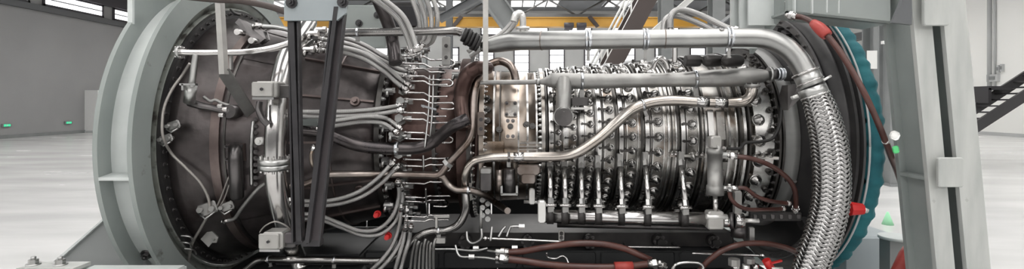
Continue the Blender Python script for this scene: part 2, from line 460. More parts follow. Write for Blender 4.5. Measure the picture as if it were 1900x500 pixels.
# ------------------------------------------------------------------ the hall
XL, XR, YB, YF, ZC = -23.0, 24.0, 40.0, -14.0, 8.8
struct('floor', MB().box(((XL + XR) / 2, (YB + YF) / 2, -0.05), (XR - XL + .4, YB - YF + .4, 0.1)), 'floor_coat', 'glossy pale grey resin floor of the hall')
struct('wall_left', MB().box((XL - .1, (YB + YF) / 2, ZC / 2), (0.2, YB - YF, ZC)), 'wall_grey', 'plain mid grey hall wall')
struct('wall_right', MB().box((XR + .1, (YB + YF) / 2, ZC / 2), (0.2, YB - YF, ZC)), 'wall_white', 'white hall wall behind the stair')
struct('wall_back', MB().box(((XL + XR) / 2, YB + .1, ZC / 2), (XR - XL, 0.2, ZC)), 'wall_light', 'pale panelled far wall with windows')
struct('wall_front', MB().box(((XL + XR) / 2, YF - .1, ZC / 2), (XR - XL, 0.2, ZC)), 'wall_charcoal')
ceil = struct('ceiling', MB().box(((XL + XR) / 2, (YB + YF) / 2, ZC + .1), (XR - XL, YB - YF, 0.2)), 'roof_sheet', 'sheet metal roof with long skylights')
for x in (-15.5, -5.2, 1.6, 8.4, 18.5):
    w = 3.4
    sk = part(ceil, 'skylight', MB().box((x, 13, ZC - .03), (w, 50, 0.04)), 'skylight_glow')
    for i in range(5):
        part(sk, 'glazing_bar', MB().box((x - w / 2 + w * i / 4, 13, ZC - .12), (0.09, 50, 0.14)), 'truss_paint')
wn = [0]
def window(c, ax, w, h, glow, bars=1):
    """wall window: centre c on the wall face, ax = 'x' or 'y' along the wall"""
    wn[0] += 1; cx, cy, cz = c
    o = struct('window_%d' % wn[0], (MB().box(c, (w, .04, h)) if ax == 'x' else MB().box(c, (.04, w, h))), glow)
    fr = MB()
    for s in (-1, 1):
        if ax == 'x': fr.box((cx + s * w / 2, cy, cz), (.1, .12, h + .1)); fr.box((cx, cy, cz + s * h / 2), (w + .1, .12, .1))
        else: fr.box((cx, cy + s * w / 2, cz), (.12, .1, h + .1)); fr.box((cx, cy, cz + s * h / 2), (.12, w + .1, .1))
    for b in range(bars):
        t = -h / 2 + h * (b + 1) / (bars + 1)
        if ax == 'x': fr.box((cx, cy, cz + t), (w, .1, .05))
        else: fr.box((cx, cy, cz + t), (.1, w, .05))
    part(o, 'window_frame', fr, 'frame_dark')
for i in range(-7, 8): window((0.75 + i * 2.75, YB - .03, 4.75), 'x', 1.15, 2.3, 'far_window_glow', 3)
for i in range(-5, 7): window((1.9 + i * 3.4, YB - .03, 7.2), 'x', 1.8, .55, 'far_window_glow', 1)
for i in range(-6, 7): window((i * 3.4, YF + .03, 6.2), 'x', 2.4, 2.6, 'window_glow', 3)
for y in (22.5, 26.9, 31.3, 35.7): window((XL + .03, y, 6.75), 'y', 3.6, .62, 'far_window_glow', 1)
for y in (-10, -5, 0, 5): window((XL + .03, y, 6.0), 'y', 3.6, 3.2, 'window_glow', 2)
struct('trim_1', MB().box((XL + .12, (YB + 12) / 2, 7.55), (.24, YB - 12, .9)), 'frame_dark', 'dark band above the left wall windows')
struct('trim_2', MB().box((XL + .1, (YB + 12) / 2, 6.22), (.2, YB - 12, .28)), 'truss_paint')
struct('trim_3', MB().box(((XL + XR) / 2, YB - .06, 2.9), (XR - XL, .12, .10)), 'column_grey')
struct('trim_4', MB().box(((XL + XR) / 2, YB - .06, 4.05), (XR - XL, .12, .06)), 'column_grey')
struct('baseboard_left', MB().box((XL + .02, (YB + YF) / 2, .08), (.04, YB - YF, .16)), 'column_grey')
struct('baseboard_right', MB().box((XR - .02, (YB + YF) / 2, .08), (.04, YB - YF, .16)), 'wall_light')
# roof trusses
for k, y in enumerate((34.5, 21.0, 9.0)):
    t = root('roof_truss', (0, y, 7.5), ('dark roof truss spanning above the yellow crane at the far end', 'dark roof truss spanning the hall above the middle of the engine', 'dark roof truss spanning the hall nearest the engine')[k], 'truss', 'roof trusses')
    part(t, 'bottom_chord', MB().box((.5, y, 7.5), (46.6, .2, .2)), 'truss_paint'); part(t, 'top_chord', MB().box((.5, y, 8.6), (46.6, .2, .2)), 'truss_paint')
    me = shared('brace', MB().cyl((0, 0, -1.05), (0, 0, 1.05), .07, n=6), 'truss_paint')
    for i in range(24):
        a = Vector((-22.8 + i * 1.94, y, 7.5)); b = a + Vector((1.94, 0, 1.1))
        if i % 2: a.z, b.z = b.z, a.z
        place(t, 'brace', me, frame_z((a + b) / 2, b - a) @ Matrix.Scale((b - a).length / 2.1, 4, (0, 0, 1)))
# travelling crane
cr = root('bridge_crane', (0, 33, 6.45), 'long yellow overhead travelling crane under the roof', 'crane')
part(cr, 'girder', MB().box((.5, 33, 6.80), (44.6, .5, .5)), 'crane_yellow')
part(cr, 'girder_flange', MB().box((.5, 33, 6.52), (44.6, .7, .06)), 'crane_yellow'); part(cr, 'girder_flange', MB().box((.5, 33, 7.07), (44.6, .7, .05)), 'crane_yellow')
for x in (3.6, 4.4):
    h = part(cr, 'hoist', MB().box((x, 32.6, 6.44), (.5, .5, .34)).cyl((x - .3, 32.4, 6.54), (x + .3, 32.4, 6.54), .16), 'frame_dark')
part(cr, 'brace', MB().obox((5.2, 32.7, 6.8), (.28, 0, -.34), (0, .08, 0), (.10, 0, .06)), 'stair_brown', 'dark brown diagonal stay on the girder')
part(cr, 'brace', MB().obox((-3.5, 32.7, 6.8), (-.28, 0, -.34), (0, .08, 0), (.10, 0, -.06)), 'stair_brown', 'dark brown diagonal stay on the girder')
for x in (XL + .35, XR - .35):
    part(cr, 'end_truck', MB().box((x, 33, 6.62), (.5, 2.2, .5)), 'crane_yellow')
    struct('trim_%d' % (5 if x < 0 else 6), MB().box((x, 35.2, 6.12), (.7, 8, .44)), 'truss_paint', 'runway rail of the crane')
# steel columns and braces behind the engine
def hcol(x, y, w, d, z0, z1, label, m='column_grey'):
    t = root('steel_column', (x, y, z0), label, 'column', 'steel columns in the hall'); zc = (z0 + z1) / 2; h = z1 - z0
    part(t, 'flange', MB().box((x, y - d / 2, zc), (w, .03, h)), m); part(t, 'flange', MB().box((x, y + d / 2, zc), (w, .03, h)), m)
    part(t, 'web', MB().box((x, y, zc), (.03, d, h)), m); part(t, 'base_plate', MB().box((x, y, z0 + .02), (w * 1.5, d * 1.5, .04)), m)
hcol(P(1235, 0, 17).x, 17, .40, .4, 0, 8.7, 'grey steel column behind the clamped silver pipe, left of two')
hcol(P(1329, 0, 15).x, 15, .36, .4, 0, 8.7, 'grey steel column rising right of the yellow crane, near the angled hose')
hcol(P(1625, 0, 11.5).x, 11.5, .36, .36, 0, 8.0, 'grey steel column with white notice behind teal cover')
hcol(P(1648, 0, 10.2).x, 10.2, .16, .3, 0, 8.0, 'narrow grey steel column between noticed column and stand post')
hcol(P(780, 0, 20).x, 20, .5, .4, 0, 8.7, 'grey steel column behind the vertical hoses over the combustor')
hcol(P(834, 0, 12).x, 12, .14, .2, 0, 8.7, 'slim dark column above the black coupling', 'truss_paint')
single('paper_notice', MB().box(P(1618, 111, 11.25), (.22, .012, .40)), 'paper', 'white paper notice on grey column behind teal cover', 'notice')
nb = root('column_bracket', P(1643, 79, 9.98), 'small pale bracket on the narrow grey column', 'bracket')
part(nb, 'plate', MB().box(P(1643, 79, 9.98), (.14, .06, .06)), 'white_paint'); part(nb, 'stub', MB().cyl(P(1640, 79, 9.9), P(1640, 79, 10.0), .02), 'white_paint')
def strut(name, label, a, b, w, t, m, cat='brace'):
    a = Vector(a); b = Vector(b); ax = (b - a); n = Vector((0, 1, 0)); s = ax.normalized().cross(n).normalized()
    r = root(name, a if a.z < b.z else b, label, cat)
    part(r, 'web', MB().obox((a + b) / 2, ax / 2, n * t / 2, s * w * .45), m)
    for q in (-1, 1): part(r, 'flange', MB().obox((a + b) / 2 + s * w / 2 * q, ax / 2, n * t * 1.6, s * w * .05), m)
    return r
strut('diagonal_brace', 'pale grey diagonal brace left of the white elbow', P(893, -30, 9), P(948, 46, 9), .32, .1, 'column_grey')
strut('diagonal_brace', 'dark diagonal brace above the curved end of the silver pipe', P(1452, -30, 8), P(1330, 66, 8), .22, .1, 'truss_paint')
strut('diagonal_brace', 'slim pale diagonal brace over yellow crane', P(1290, -10, 12), P(1200, 70, 12), .12, .06, 'rail_white')
strut('diagonal_brace', 'dark diagonal brace behind the upright strip', P(815, 36, 11), P(905, -14, 11), .14, .06, 'truss_paint')
# brown stair in the middle of the hall
def stair(name, label, a, b, width, depth_dir, n, mS, mR, rail=True, tread_m=None, wstr=.28):
    a = Vector(a); b = Vector(b); ax = b - a; dv = Vector(depth_dir) * width
    r = root(name, a, label, 'stair'); up = ax.normalized().cross(Vector(depth_dir)).normalized()
    if up.z < 0: up = -up
    for k in (0, 1): part(r, 'stringer', MB().obox((a + b) / 2 + dv * k, ax / 2, Vector(depth_dir) * .03, up * wstr / 2), mS)
    me = None
    for i in range(n):
        c = a + ax * ((i + .5) / n) + dv / 2
        part(r, 'tread', MB().obox(c, Vector((ax.x / n * .5, 0, 0)), dv * .5, (0, 0, .02)), tread_m or mS)
    if rail:
        for k in (0, 1):
            mb = MB(); o = dv * k + Vector((0, 0, .9)); mb.cyl(a + o, b + o, .03, n=8); mb.cyl(a + o * 1 - Vector((0, 0, .45)), b + o - Vector((0, 0, .45)), .02, n=8)
            rl = part(r, 'handrail', mb, mR)
            for i in range(5):
                c = a + ax * (i / 4) + dv * k; part(rl, 'baluster', MB().cyl(c, c + Vector((0, 0, .9)), .022, n=6), mR)
    return r
stair('steel_stair', 'brown steel stair with pale handrails seen over the silver pipe', P(1040, 190, 13) + Vector((0, 0, -1.6)), P(1215, -25, 13), .9, (0, 1, 0), 18, 'stair_brown', 'rail_white', wstr=.42)
sr = stair('steel_stair', 'black steel stair in front of white wall at the right', P(1697, 310, 13), P(1990, 120, 13), .8, (0, 1, 0), 16, 'stair_dark', 'stair_dark', rail=False, wstr=.26)
q = P(1840, 164, 13.7); part(sr, 'landing', MB().box(q, (.62, .5, .10)).box(q + Vector((-.28, 0, -.2)), (.08, .5, .4)), 'stair_dark')
q = P(1990, 120, 13); part(sr, 'top_landing', MB().box(q + Vector((.75, .4, 0)), (1.5, .9, .12)), 'stair_dark')
for dx in (.1, 1.4):
    for dy in (0, .8): part(sr, 'leg', MB().box((q.x + dx, q.y + dy, q.z / 2), (.1, .1, q.z)), 'stair_dark')
# white wall details
WX = XR
def onwall(px, py): d = F * WX / (px - 950); return P(px, py, d)
for px, lab in ((1838, 'thick white cable conduit running up the white wall'), (1848, 'thin white cable conduit running up the white wall')):
    p = onwall(px, 150); single('wall_conduit', MB().cyl((WX - .06, p.y, 2.2), (WX - .06, p.y, 8.7), .09 if px < 1840 else .05), 'wall_light', lab, 'conduit')
def wallbox(px, py, w, h, label, m='wall_light'):
    p = onwall(px, py); r = root('socket_box', (WX - .05, p.y, p.z - h / 2), label, 'socket box')
    part(r, 'housing', MB().box((WX - .06, p.y, p.z), (.12, w, h)), m); part(r, 'socket', MB().box((WX - .13, p.y, p.z), (.03, w * .5, h * .45)), 'column_grey')
wallbox(1855, 128, .12, .36, 'small pale socket box above the stair, left of its twin')
wallbox(1862, 126, .12, .36, 'small pale socket box above the stair, right of its twin')
wallbox(1845, 145, .6, .36, 'wide pale socket box low on the conduit above the stair')
wallbox(1797, 165, .45, .7, 'tall pale socket box close to the stand post')
# left wall details
def onleft(px, py): d = F * -XL / (950 - px); return P(px, py, d)
for px, py, lab in ((10, 233, 'small green exit sign low on grey wall, nearer the picture edge'), (125, 228, 'small green exit sign low on grey wall, nearer the support ring')):
    p = onleft(px, py); r = root('exit_sign', p - Vector((0, 0, .1)), lab, 'sign', 'low exit signs')
    part(r, 'housing', MB().box((XL + .04, p.y, p.z), (.08, .42, .14)), 'column_grey')
    part(r, 'lit_panel', MB().box((XL + .085, p.y, p.z), (.02, .30, .10)), 'exit_green')
    part(r, 'arrow', MB().prism([(XL + .10, p.y - .03, p.z + .035), (XL + .10, p.y + .05, p.z), (XL + .10, p.y - .03, p.z - .035)], (.004, 0, 0)).box((XL + .10, p.y - .06, p.z), (.008, .06, .02)), 'white_paint')
p = onleft(164, 240)
dr = root('wall_pier', (XL + .3, p.y, 0), 'tall white boxed pier standing by the grey wall', 'pier')
part(dr, 'shaft', MB().box((XL + .35, p.y, 1.15), (.7, .5, 2.3)), 'white_paint'); part(dr, 'plinth', MB().box((XL + .38, p.y, .06), (.78, .58, .12)), 'wall_light')
# ------------------------------------------------------------------ transport stand
XA, XB = -2.03, -1.862      # the two ring plates
rg = root('support_ring', (-1.95, AY, AZ - 1.05), 'large grey steel support ring with ribs around the exhaust end', 'support ring')
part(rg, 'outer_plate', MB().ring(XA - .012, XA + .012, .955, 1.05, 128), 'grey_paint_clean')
part(rg, 'ring_shell', MB().ring(XA, XB, .93, .965, 128), 'pale_lit_grey_paint')  # camera-facing shell coloured lighter than the plates, as if better lit
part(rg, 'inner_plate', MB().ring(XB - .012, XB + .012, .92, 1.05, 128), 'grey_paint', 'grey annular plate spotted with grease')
part(rg, 'lining_cone', MB().lathe([(XB - .004, .922), (XB - .03, .862), (XB - .05, .862)], n=128), 'greasy_grey', 'dark greasy lining cone inside the plate')
part(rg, 'inner_shell', MB().ring(XA, XB - .004, .856, .866, 128), 'greasy_grey', 'greasy inner lining of the ring')
me = shared('rib', MB().box((0, 0, 0), (XB - XA - .02, .088, .016)), 'pale_lit_grey_paint')
for a in (-8, 82, -68, 128, 172, 232):
    a = R(a); c = EP((XA + XB) / 2, 1.006, a)
    place(rg, 'rib', me, Matrix.Translation(c) @ Matrix.Rotation(-a, 4, 'X'))
d1 = F * 2.03 / 705; z1 = CAMH + 145 / F * d1; ztop = CAMH + 1.15
pl = MB(); arc = []
for i in range(25):
    a0 = math.atan2(z1 - AZ, AY - d1); a = a0 + (math.pi - 2 * a0) * i / 24; arc.append(EP(XA - .012, .985, a))
pl.prism([Vector((XA - .012, d1, z1))] + arc + [Vector((XA - .012, 2 * AY - d1, z1)), Vector((XA - .012, 2 * AY - d1, ztop)), Vector((XA - .012, d1, ztop))], (.024, 0, 0))
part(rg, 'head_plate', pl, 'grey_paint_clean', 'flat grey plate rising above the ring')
part(rg, 'gusset', MB().prism([EP(XA, 1.0, R(58)), EP(XA, 1.0, R(58)) + Vector((0, 0, .5)), EP(XB, 1.0, R(58)) + Vector((0, 0, .5)), EP(XB, 1.0, R(58))], (0, .02, 0)), 'pale_lit_grey_paint')
part(rg, 'edge_strip', MB().box((XA, d1 - .008, (z1 + ztop) / 2), (.026, .016, ztop - z1)), 'pale_lit_grey_paint', 'pale edge strip of the head plate')
bolt_ring = hex_bolt('ring_bolt', .022, .022, 'dark_steel')
for a in (-38,): place(rg, 'bolt', bolt_ring, frame_z(EP(XA + .05, .967, R(a)), EP(XA, 1.2, R(a)) - EP(XA, 1.0, R(a))))
# skid under the engine
def hbeam(name, label, a, b, w, h, m, cat='beam', t=.012, up=(0, 0, 1)):
    a = Vector(a); b = Vector(b); ax = (b - a) / 2; u = Vector(up); s = ax.normalized().cross(u).normalized(); u = s.cross(ax.normalized())
    r = root(name, a if a.z < b.z else b, label, cat); c = (a + b) / 2
    for q in (-1, 1): part(r, 'flange', MB().obox(c + u * q * (h - t) / 2, ax, s * w / 2, u * t / 2), m)
    part(r, 'web', MB().obox(c, ax, s * t / 2, u * (h / 2 - t)), m)
    return r
hbeam('skid_beam', 'near grey skid rail running along below the engine', (-2.6, 2.66, .42), (2.6, 2.66, .42), .2, .3, 'grey_paint_clean')
hbeam('skid_beam', 'far grey skid rail under the added dark sheet', (-2.6, 4.42, .42), (2.6, 4.42, .42), .2, .3, 'grey_paint_clean')
dk = root('added_dark_deck', (0, 3.54, .565), 'added dark deck under the engine, blocking glare from the floor', 'deck')  # added deck, keeps bright floor reflections off the engine
for i in range(6): part(dk, 'added_deck_plate', MB().bbox((-1.515 + i * .569, 3.5, .581), (.565, 2.1, .012), .003), 'tank_dark')
for x in (-2.3, 0, 2.35):
    for y in (2.66, 4.42):
        r = root('pedestal_block', (x, y, 0), 'square grey pedestal under the %s skid rail, %s' % ('near' if y < 3 else 'far', {-2.3: 'support ring end', 0: 'middle', 2.35: 'stand post end'}[x]), 'pedestal')
        part(r, 'post', MB().box((x, y, .145), (.16, .16, .25)), 'grey_paint_clean'); part(r, 'foot_plate', MB().box((x, y, .01), (.3, .3, .02)), 'grey_paint_clean')
ap = root('anchor_plate', P(95, 520, 2.36), 'pale steel anchor plate with two hex bolts in the corner', 'plate')
pz = P(95, 496, 2.36).z
part(ap, 'plate', MB().box((P(90, 489, 2.36).x, 2.39, pz - .008), (.26, .10, .016)), 'post_steel')
bm = hex_bolt('anchor_bolt', .020, .026, 'satin_steel')
for px in (62, 112): place(ap, 'bolt', bm, Matrix.Translation((P(px, 487, 2.39).x, 2.39, pz)))
part(ap, 'stem', MB().box((P(90, 489, 2.36).x, 2.42, pz / 2 - .01), (.2, .08, pz - .02)), 'grey_paint_clean')
part(rg, 'foot_gusset', MB().prism([P(98, 492, 2.8), P(190, 411, 2.8), P(212, 405, 2.8), P(262, 440, 2.8), P(275, 505, 2.8), P(84, 505, 2.8)], (0, .03, 0)), 'column_grey', 'dark sloping foot gusset of the ring')
part(rg, 'gusset_edge', MB().prism([P(94, 490, 2.78), P(190, 407, 2.78), P(190, 411, 2.78), P(98, 493, 2.78)], (0, .07, 0)), 'pale_lit_grey_paint')
single('skid_strip', MB().box((P(245, 497, 2.45).x, 2.47, P(0, 499, 2.45).z - .01), (.44, .06, .02)).box((P(245, 497, 2.45).x, 2.505, P(0, 499, 2.45).z - .08), (.44, .02, .14)), 'pale_lit_grey_paint', 'pale grey angle strip below the foot of support ring', 'strip')
# right-hand twin post and head beam
def leaning(x_top, x_bot, d, wpx, depth, label, stiff=None):
    a = P(x_bot, 560, d); b = P(x_top, -60, d); ax = (b - a) / 2; n = Vector((0, 1, 0)); s = ax.normalized().cross(n).normalized(); w = wpx / F * d; c = (a + b) / 2
    a0 = a.copy(); r = root('stand_post', a0, label, 'post')
    part(r, 'front_flange', MB().obox(c, ax, n * .011, s * w / 2), 'post_steel'); part(r, 'back_flange', MB().obox(c + n * depth, ax, n * .011, s * w / 2), 'grey_paint_clean')
    part(r, 'web', MB().obox(c + n * depth / 2, ax, n * (depth / 2 - .011), s * .009), 'grey_paint_clean')
    lo = a - ax.normalized() * .0; part(r, 'lower_leg', MB().prism([lo - s * w / 2, lo + s * w / 2, Vector((lo.x + w / 2 * (1 if s.x > 0 else -1), d, 0)), Vector((lo.x - w / 2 * (1 if s.x > 0 else -1), d, 0))], (0, depth, 0)), 'grey_paint_clean')
    for f in stiff or ():
        q = a + (b - a) * f + n * depth / 2; part(r, 'stiffener', MB().obox(q, s * w * .5, n * (depth / 2 - .012), ax.normalized() * .008), 'grey_paint_clean')
    return r, a, b, s
p1, a1, b1, s1 = leaning(1699, 1757, 2.35, 34, .17, 'inner leaning grey steel post beside the teal cover', (.37,))
p2, a2, b2, s2 = leaning(1760, 1818, 2.33, 44, .15, 'outer leaning grey steel post next to the stair')
for y0, y1, x, lab in ((293, 347, 1762, 'grey batten plate joining the twin posts at mid height'), (-40, 47, 1735, 'grey batten plate joining the twin posts near the top')):
    bt = single('batten_plate', MB().bbox(P(x, (y0 + y1) / 2, 2.30), (46 / F * 2.30, .02, (y1 - y0) / F * 2.35), .006), 'post_steel', lab, 'plate')
# side plate: the inner post's dished left flank
hb = root('head_beam', P(1690, 10, 2.45), 'wide grey head beam running from stand post over the inlet', 'beam')
A = [P(1652, 44, 2.46), P(1540, 32, 2.62), P(1462, 24, 2.75)]; dv = Vector((0, .03, 0))
up = Vector((0, 0, .34))
part(hb, 'web_plate', MB().prism([A[0], A[1], A[2], A[2] + up, A[1] + up, A[0] + up], dv), 'grey_paint_clean')
part(hb, 'bottom_flange', MB().prism([A[0], A[1], A[2], A[2] + Vector((0, 0, .012)), A[1] + Vector((0, 0, .012)), A[0] + Vector((0, 0, .012))], (0, .20, 0)), 'grey_paint_clean')
for i, t in enumerate((1472, 1504, 1531, 1553)):
    k = (1652 - t) / (1652 - 1462); q = P(t, 28 + (i % 2) * 2, 2.46 + .29 * k)
    part(hb, 'stiffener', MB().obox(q + Vector((0, -.006, .15)), (.004, 0, 0), (0, .012, 0), (0, 0, .14)), 'pale_lit_grey_paint')
part(hb, 'gusset', MB().prism([P(1656, 42, 2.315), P(1692, 46, 2.315), P(1692, -40, 2.315)], (0, .018, 0)), 'truss_paint', 'triangular gusset at the post, shade put into its colour')  # dark colour stands in for the shade on this gusset
ar = root('raking_arm', P(1400, 106, 3.9), 'grey raking arm with ribs descending behind the bent silver pipe', 'arm')
q0, q1 = P(1456, 28, 2.88), P(1398, 100, 3.06); w = Vector((0, 0, .30))
part(ar, 'web_plate', MB().prism([q0, q1, q1 + w * 1.1, q0 + w], (-.02, 0.01, 0)), 'grey_paint_clean')
part(ar, 'top_flange', MB().prism([q0 + w, q1 + w * 1.1, q1 + w * 1.1 + Vector((-.2, 0, 0)), q0 + w + Vector((-.2, 0, 0))], (0, 0, .015)), 'grey_paint_clean')
for k in (.25, .55, .85):
    c = q0.lerp(q1, k); part(ar, 'rib', MB().prism([c, c + w * (1 + .5 * k), c + w * (1 + .5 * k) + Vector((-.16, 0, 0)), c + Vector((-.16, 0, 0))], (0, .014, 0)), 'pale_lit_grey_paint')
# things low at the right
bk = root('added_dark_sheet', (0, 4.36, .585), 'added dark sheet behind the engine, blocking the bright floor', 'panel')  # added sheet, hides the bright floor and darkens the gap under the engine
for i in range(6): part(bk, 'added_sheet', MB().bbox((-1.50 + i * .53, 4.36, .806), (.52, .02, .43), .006), 'tank_dark')
pb = root('pedestal', (P(1612, 480, 3.2).x, 3.3, 0), 'pale blue-grey steel pedestal low behind teal cover', 'pedestal')
zt = P(0, 441, 3.2).z
part(pb, 'body', MB().bbox((P(1620, 480, 3.2).x + .02, 3.42, zt / 2), (.36, .40, zt), .02), 'pale_blue_paint')
part(pb, 'foot_plate', MB().box((P(1620, 480, 3.2).x + .02, 3.42, .012), (.5, .5, .024)), 'pale_blue_paint')
bl = root('stub_post', P(1655, 500, 2.95), 'grey stub post with a round cap plate near pedestal', 'post')
c = P(1655, 441, 2.95); part(bl, 'shaft', MB().box((c.x, c.y, c.z / 2), (.085, .085, c.z)), 'column_grey')
part(bl, 'cap_plate', MB().cyl(c + Vector((.02, 0, -.008)), c + Vector((.02, 0, .008)), .085, n=20), 'pale_lit_grey_paint')
single('floor_cone', MB().cyl((P(1647, 426, 6.9).x, 6.9, 0), (P(1647, 426, 6.9).x, 6.9, .17), .07, .012, 12), 'pale_green', 'small pale green cone on the floor behind stub post', 'cone')
single('lashing_strap', MB().tube([P(1693, 455, 2.7), P(1682, 475, 2.68), P(1668, 505, 2.66), P(1650, 560, 2.64)], [.03, .036, .036, .03], 10), 'red_sleeve', 'red lashing sleeve slanting down beside the inner post', 'strap')
# lifting yoke of two black channels
yk = root('lifting_yoke', P(560, 450, 2.42), 'black V-shaped lifting yoke of two steel channels with grey head plate', 'yoke')
def channel(a, b, w, d, name, m):
    a = Vector(a); b = Vector(b); ax = (b - a) / 2; n = Vector((0, 1, 0)); s = ax.normalized().cross(n).normalized()
    if s.x < 0: s = -s
    c = (a + b) / 2
    ch = part(yk, name, MB().obox(c, ax, n * .004, s * w / 2), m)
    part(ch, 'lip', MB().obox(c - s * w / 2 + n * -d / 2, ax, n * d / 2, s * .004), 'black_paint'); part(ch, 'lip', MB().obox(c + s * w / 2 - n * d / 2, ax, n * d / 2, s * .004), 'black_paint')
    return ch
channel(P(548, 14, 2.42), P(556, 448, 2.42), 17 / F * 2.42, .03, 'channel', 'channel_face')
channel(P(632, 10, 2.40), P(584, 452, 2.40), 24 / F * 2.4, .03, 'channel', 'channel_face')
part(yk, 'channel_edge', MB().obox(P(549, 230, 2.395), (P(556, 448, 2.395) - P(541, 14, 2.395)) / 2, (0, .012, 0), (.012, 0, 0)), 'black_paint')
part(yk, 'channel_edge', MB().obox(P(598, 232, 2.37), (P(570, 452, 2.37) - P(624, 14, 2.37)) / 2, (0, .012, 0), (.010, 0, 0)), 'black_paint')
part(yk, 'head_plate', MB().prism([P(527, -130, 2.36), P(527, 38, 2.36), P(625, 38, 2.36), P(642, 24, 2.36), P(642, -130, 2.36)], (0, .02, 0)), 'pale_blue_paint', 'pale blue-grey head plate')
bt = hex_bolt('yoke_bolt', .018, .02, 'black_paint')
for px, py in ((541, 5), (636, 4)): place(yk, 'bolt', bt, frame_z(P(px, py, 2.355), (0, -1, 0)))
part(yk, 'foot_bracket', MB().bbox(P(541, 440, 2.45), (.04, .06, .05), .006), 'channel_face'); part(yk, 'foot_bracket', MB().bbox(P(580, 450, 2.42), (.09, .05, .03), .005), 'black_paint')
part(yk, 'crossbar', MB().box(P(566, 447, 2.46), (.16, .03, .03)), 'black_paint')
lb = hbeam('lifting_beam', 'pale grey lifting beam crossing over combustor at the frame top', P(645, -24, 2.98), P(840, -32, 3.10), .1, .13, 'pale_lit_grey_paint')
pipe('sling_arm', 'dark brown lifting arm curving under the top of the frame', 'arm', [(345, -6, 2.5), (400, -1, 2.48), (450, 2, 2.45), (500, 12, 2.42), (536, 24, 2.40)], 6, 'stair_brown')
st = root('hanging_bar', P(413, 135, 2.45), 'flat grey steel bar hanging vertically before the support ring', 'bar')
part(st, 'upper_strip', MB().obox(P(411, 60, 2.5), (P(416, 136, 2.5) - P(407, -20, 2.5)) / 2, (0, .02, 0), (.013, 0, 0)), 'box_metal')
part(st, 'lower_strip', MB().obox((P(416, 134, 2.51) + S(466, 212, .03)) / 2, (S(466, 212, .03) - P(416, 134, 2.51)) / 2, (0, .006, 0), (.024, 0, .018)), 'dull_cast')
sp = root('shield_plate', P(676, 90, 3.75), 'grey sheet metal shield plate behind the air pipe', 'plate')
part(sp, 'sheet', MB().bbox(P(678, 50, 3.75), (.30, .012, .32), .01), 'grey_paint_clean')
part(sp, 'fold', MB().box(P(678, 88, 3.73), (.30, .05, .012)), 'grey_paint_clean')
for px, py in ((666, 43), (700, 28)): place(sp, 'bolt', bt, frame_z(P(px, py, 3.74), (0, -1, 0)))
part(sp, 'stay', MB().cyl(P(678, 92, 3.76), EP(P(678, 92, 3.75).x, .635, R(99)), .02), 'dark_steel')
kb = root('control_box', P(748, 55, 3.5), 'dark control box between the fat hose and the pale hoses', 'box')
part(kb, 'housing', MB().bbox(P(748, 30, 3.55), (.22, .14, .17), .012), 'gear_dark'); part(kb, 'lid', MB().bbox(P(748, 30, 3.46), (.19, .014, .14), .008), 'black_paint')
for px in (728, 768): part(kb, 'leg', MB().cyl(P(px, 50, 3.55), P(px, 92, 3.55), .012), 'dark_steel')
# ------------------------------------------------------------------ engine casings
B_small = hex_bolt('bolt_small', .008, .012, 'dark_steel'); B_mid = hex_bolt('bolt_mid', .011, .016, 'satin_steel'); B_bright = hex_bolt('bolt_bright', .010, .014, 'bright_steel')
def outward(a): return Vector((0, -math.cos(a), math.sin(a)))
def radial(parent, name, me, X, r, a, spin=0): return place(parent, name, me, frame_z(EP(X, r, a), outward(a)) @ Matrix.Rotation(spin, 4, 'Z'))
def axial(parent, name, me, X, r, a, d=1): return place(parent, name, me, frame_z(EP(X, r, a), (d, 0, 0), (0, 0, 1)))
# turbine (hot) casing
tb = root('turbine_casing', (-1.3, AY, AZ - .83), 'dark purple-brown conical turbine casing inside the support ring', 'engine casing')
prof = [(-1.86, .78), (-1.86, .80), (-1.80, .795), (-1.62, .745), (-1.60, .745), (-1.25, .64), (-0.9, .56), (-0.77, .53), (-0.76, .45)]
part(tb, 'shell', MB().lathe(prof, n=120), 'hot_section')
f = part(tb, 'end_flange', MB().ring(-1.875, -1.845, .76, .852, 120), 'flange_black', 'dark bolted flange at the exhaust end')
for i in range(44):
    a = R(-100 + i * 200 / 43); axial(f, 'bolt', B_small, -1.845, .828, a)
for X, w, h, m in ((-1.62, .05, .012, 'hot_band'), (-1.575, .012, .010, 'case_dark'), (-1.33, .022, .02, 'hot_section'), (-1.30, .014, .020, 'case_dark'), (-1.05, .010, .008, 'hot_band'), (-0.79, .03, .03, 'case_dark')):
    r = rad(X); part(tb, 'band', MB().ring(X - w / 2, X + w / 2, r - .02, r + h, 120), m)
for i in range(34):
    a = R(-80 + i * 160 / 33); axial(tb, 'bolt', B_small, -1.318, rad(-1.32) + .012, a)
for i in range(26):
    a = R(-75 + i * 150 / 25); axial(tb, 'bolt', B_mid, -0.775, .548, a)
for k, a in enumerate((-62, -38, -12, 14, 40, 66)):            # curved shell panels with raised seams
    a = R(a); mb = MB()
    mb.lathe([(-1.58, rad(-1.58) + .006), (-1.36, rad(-1.36) + .006)], a + .02, a + R(25) - .02, 10)
    mb.lathe([(-1.58, rad(-1.58) - .01), (-1.58, rad(-1.58) + .006)], a + .02, a + R(25) - .02, 10); mb.lathe([(-1.36, rad(-1.36) + .006), (-1.36, rad(-1.36) - .01)], a + .02, a + R(25) - .02, 10)
    part(tb, 'shell_panel', mb, 'hot_section')
for a in (-50, -25, 0, 25, 50):
    a = R(a); mb = MB(); x0, x1 = -1.26, -.82
    mb.obox((EP(x0, rad(x0), a) + EP(x1, rad(x1), a)) / 2, (EP(x1, rad(x1), a) - EP(x0, rad(x0), a)) / 2, outward(a) * .012, outward(a + math.pi / 2) * .006); part(tb, 'seam_rib', mb, 'hot_band')
boss = shared('boss', MB().cyl((0, 0, -.02), (0, 0, .018), .028, n=18).cyl((0, 0, .018), (0, 0, .035), .016, n=6, smooth=False), 'hot_band')
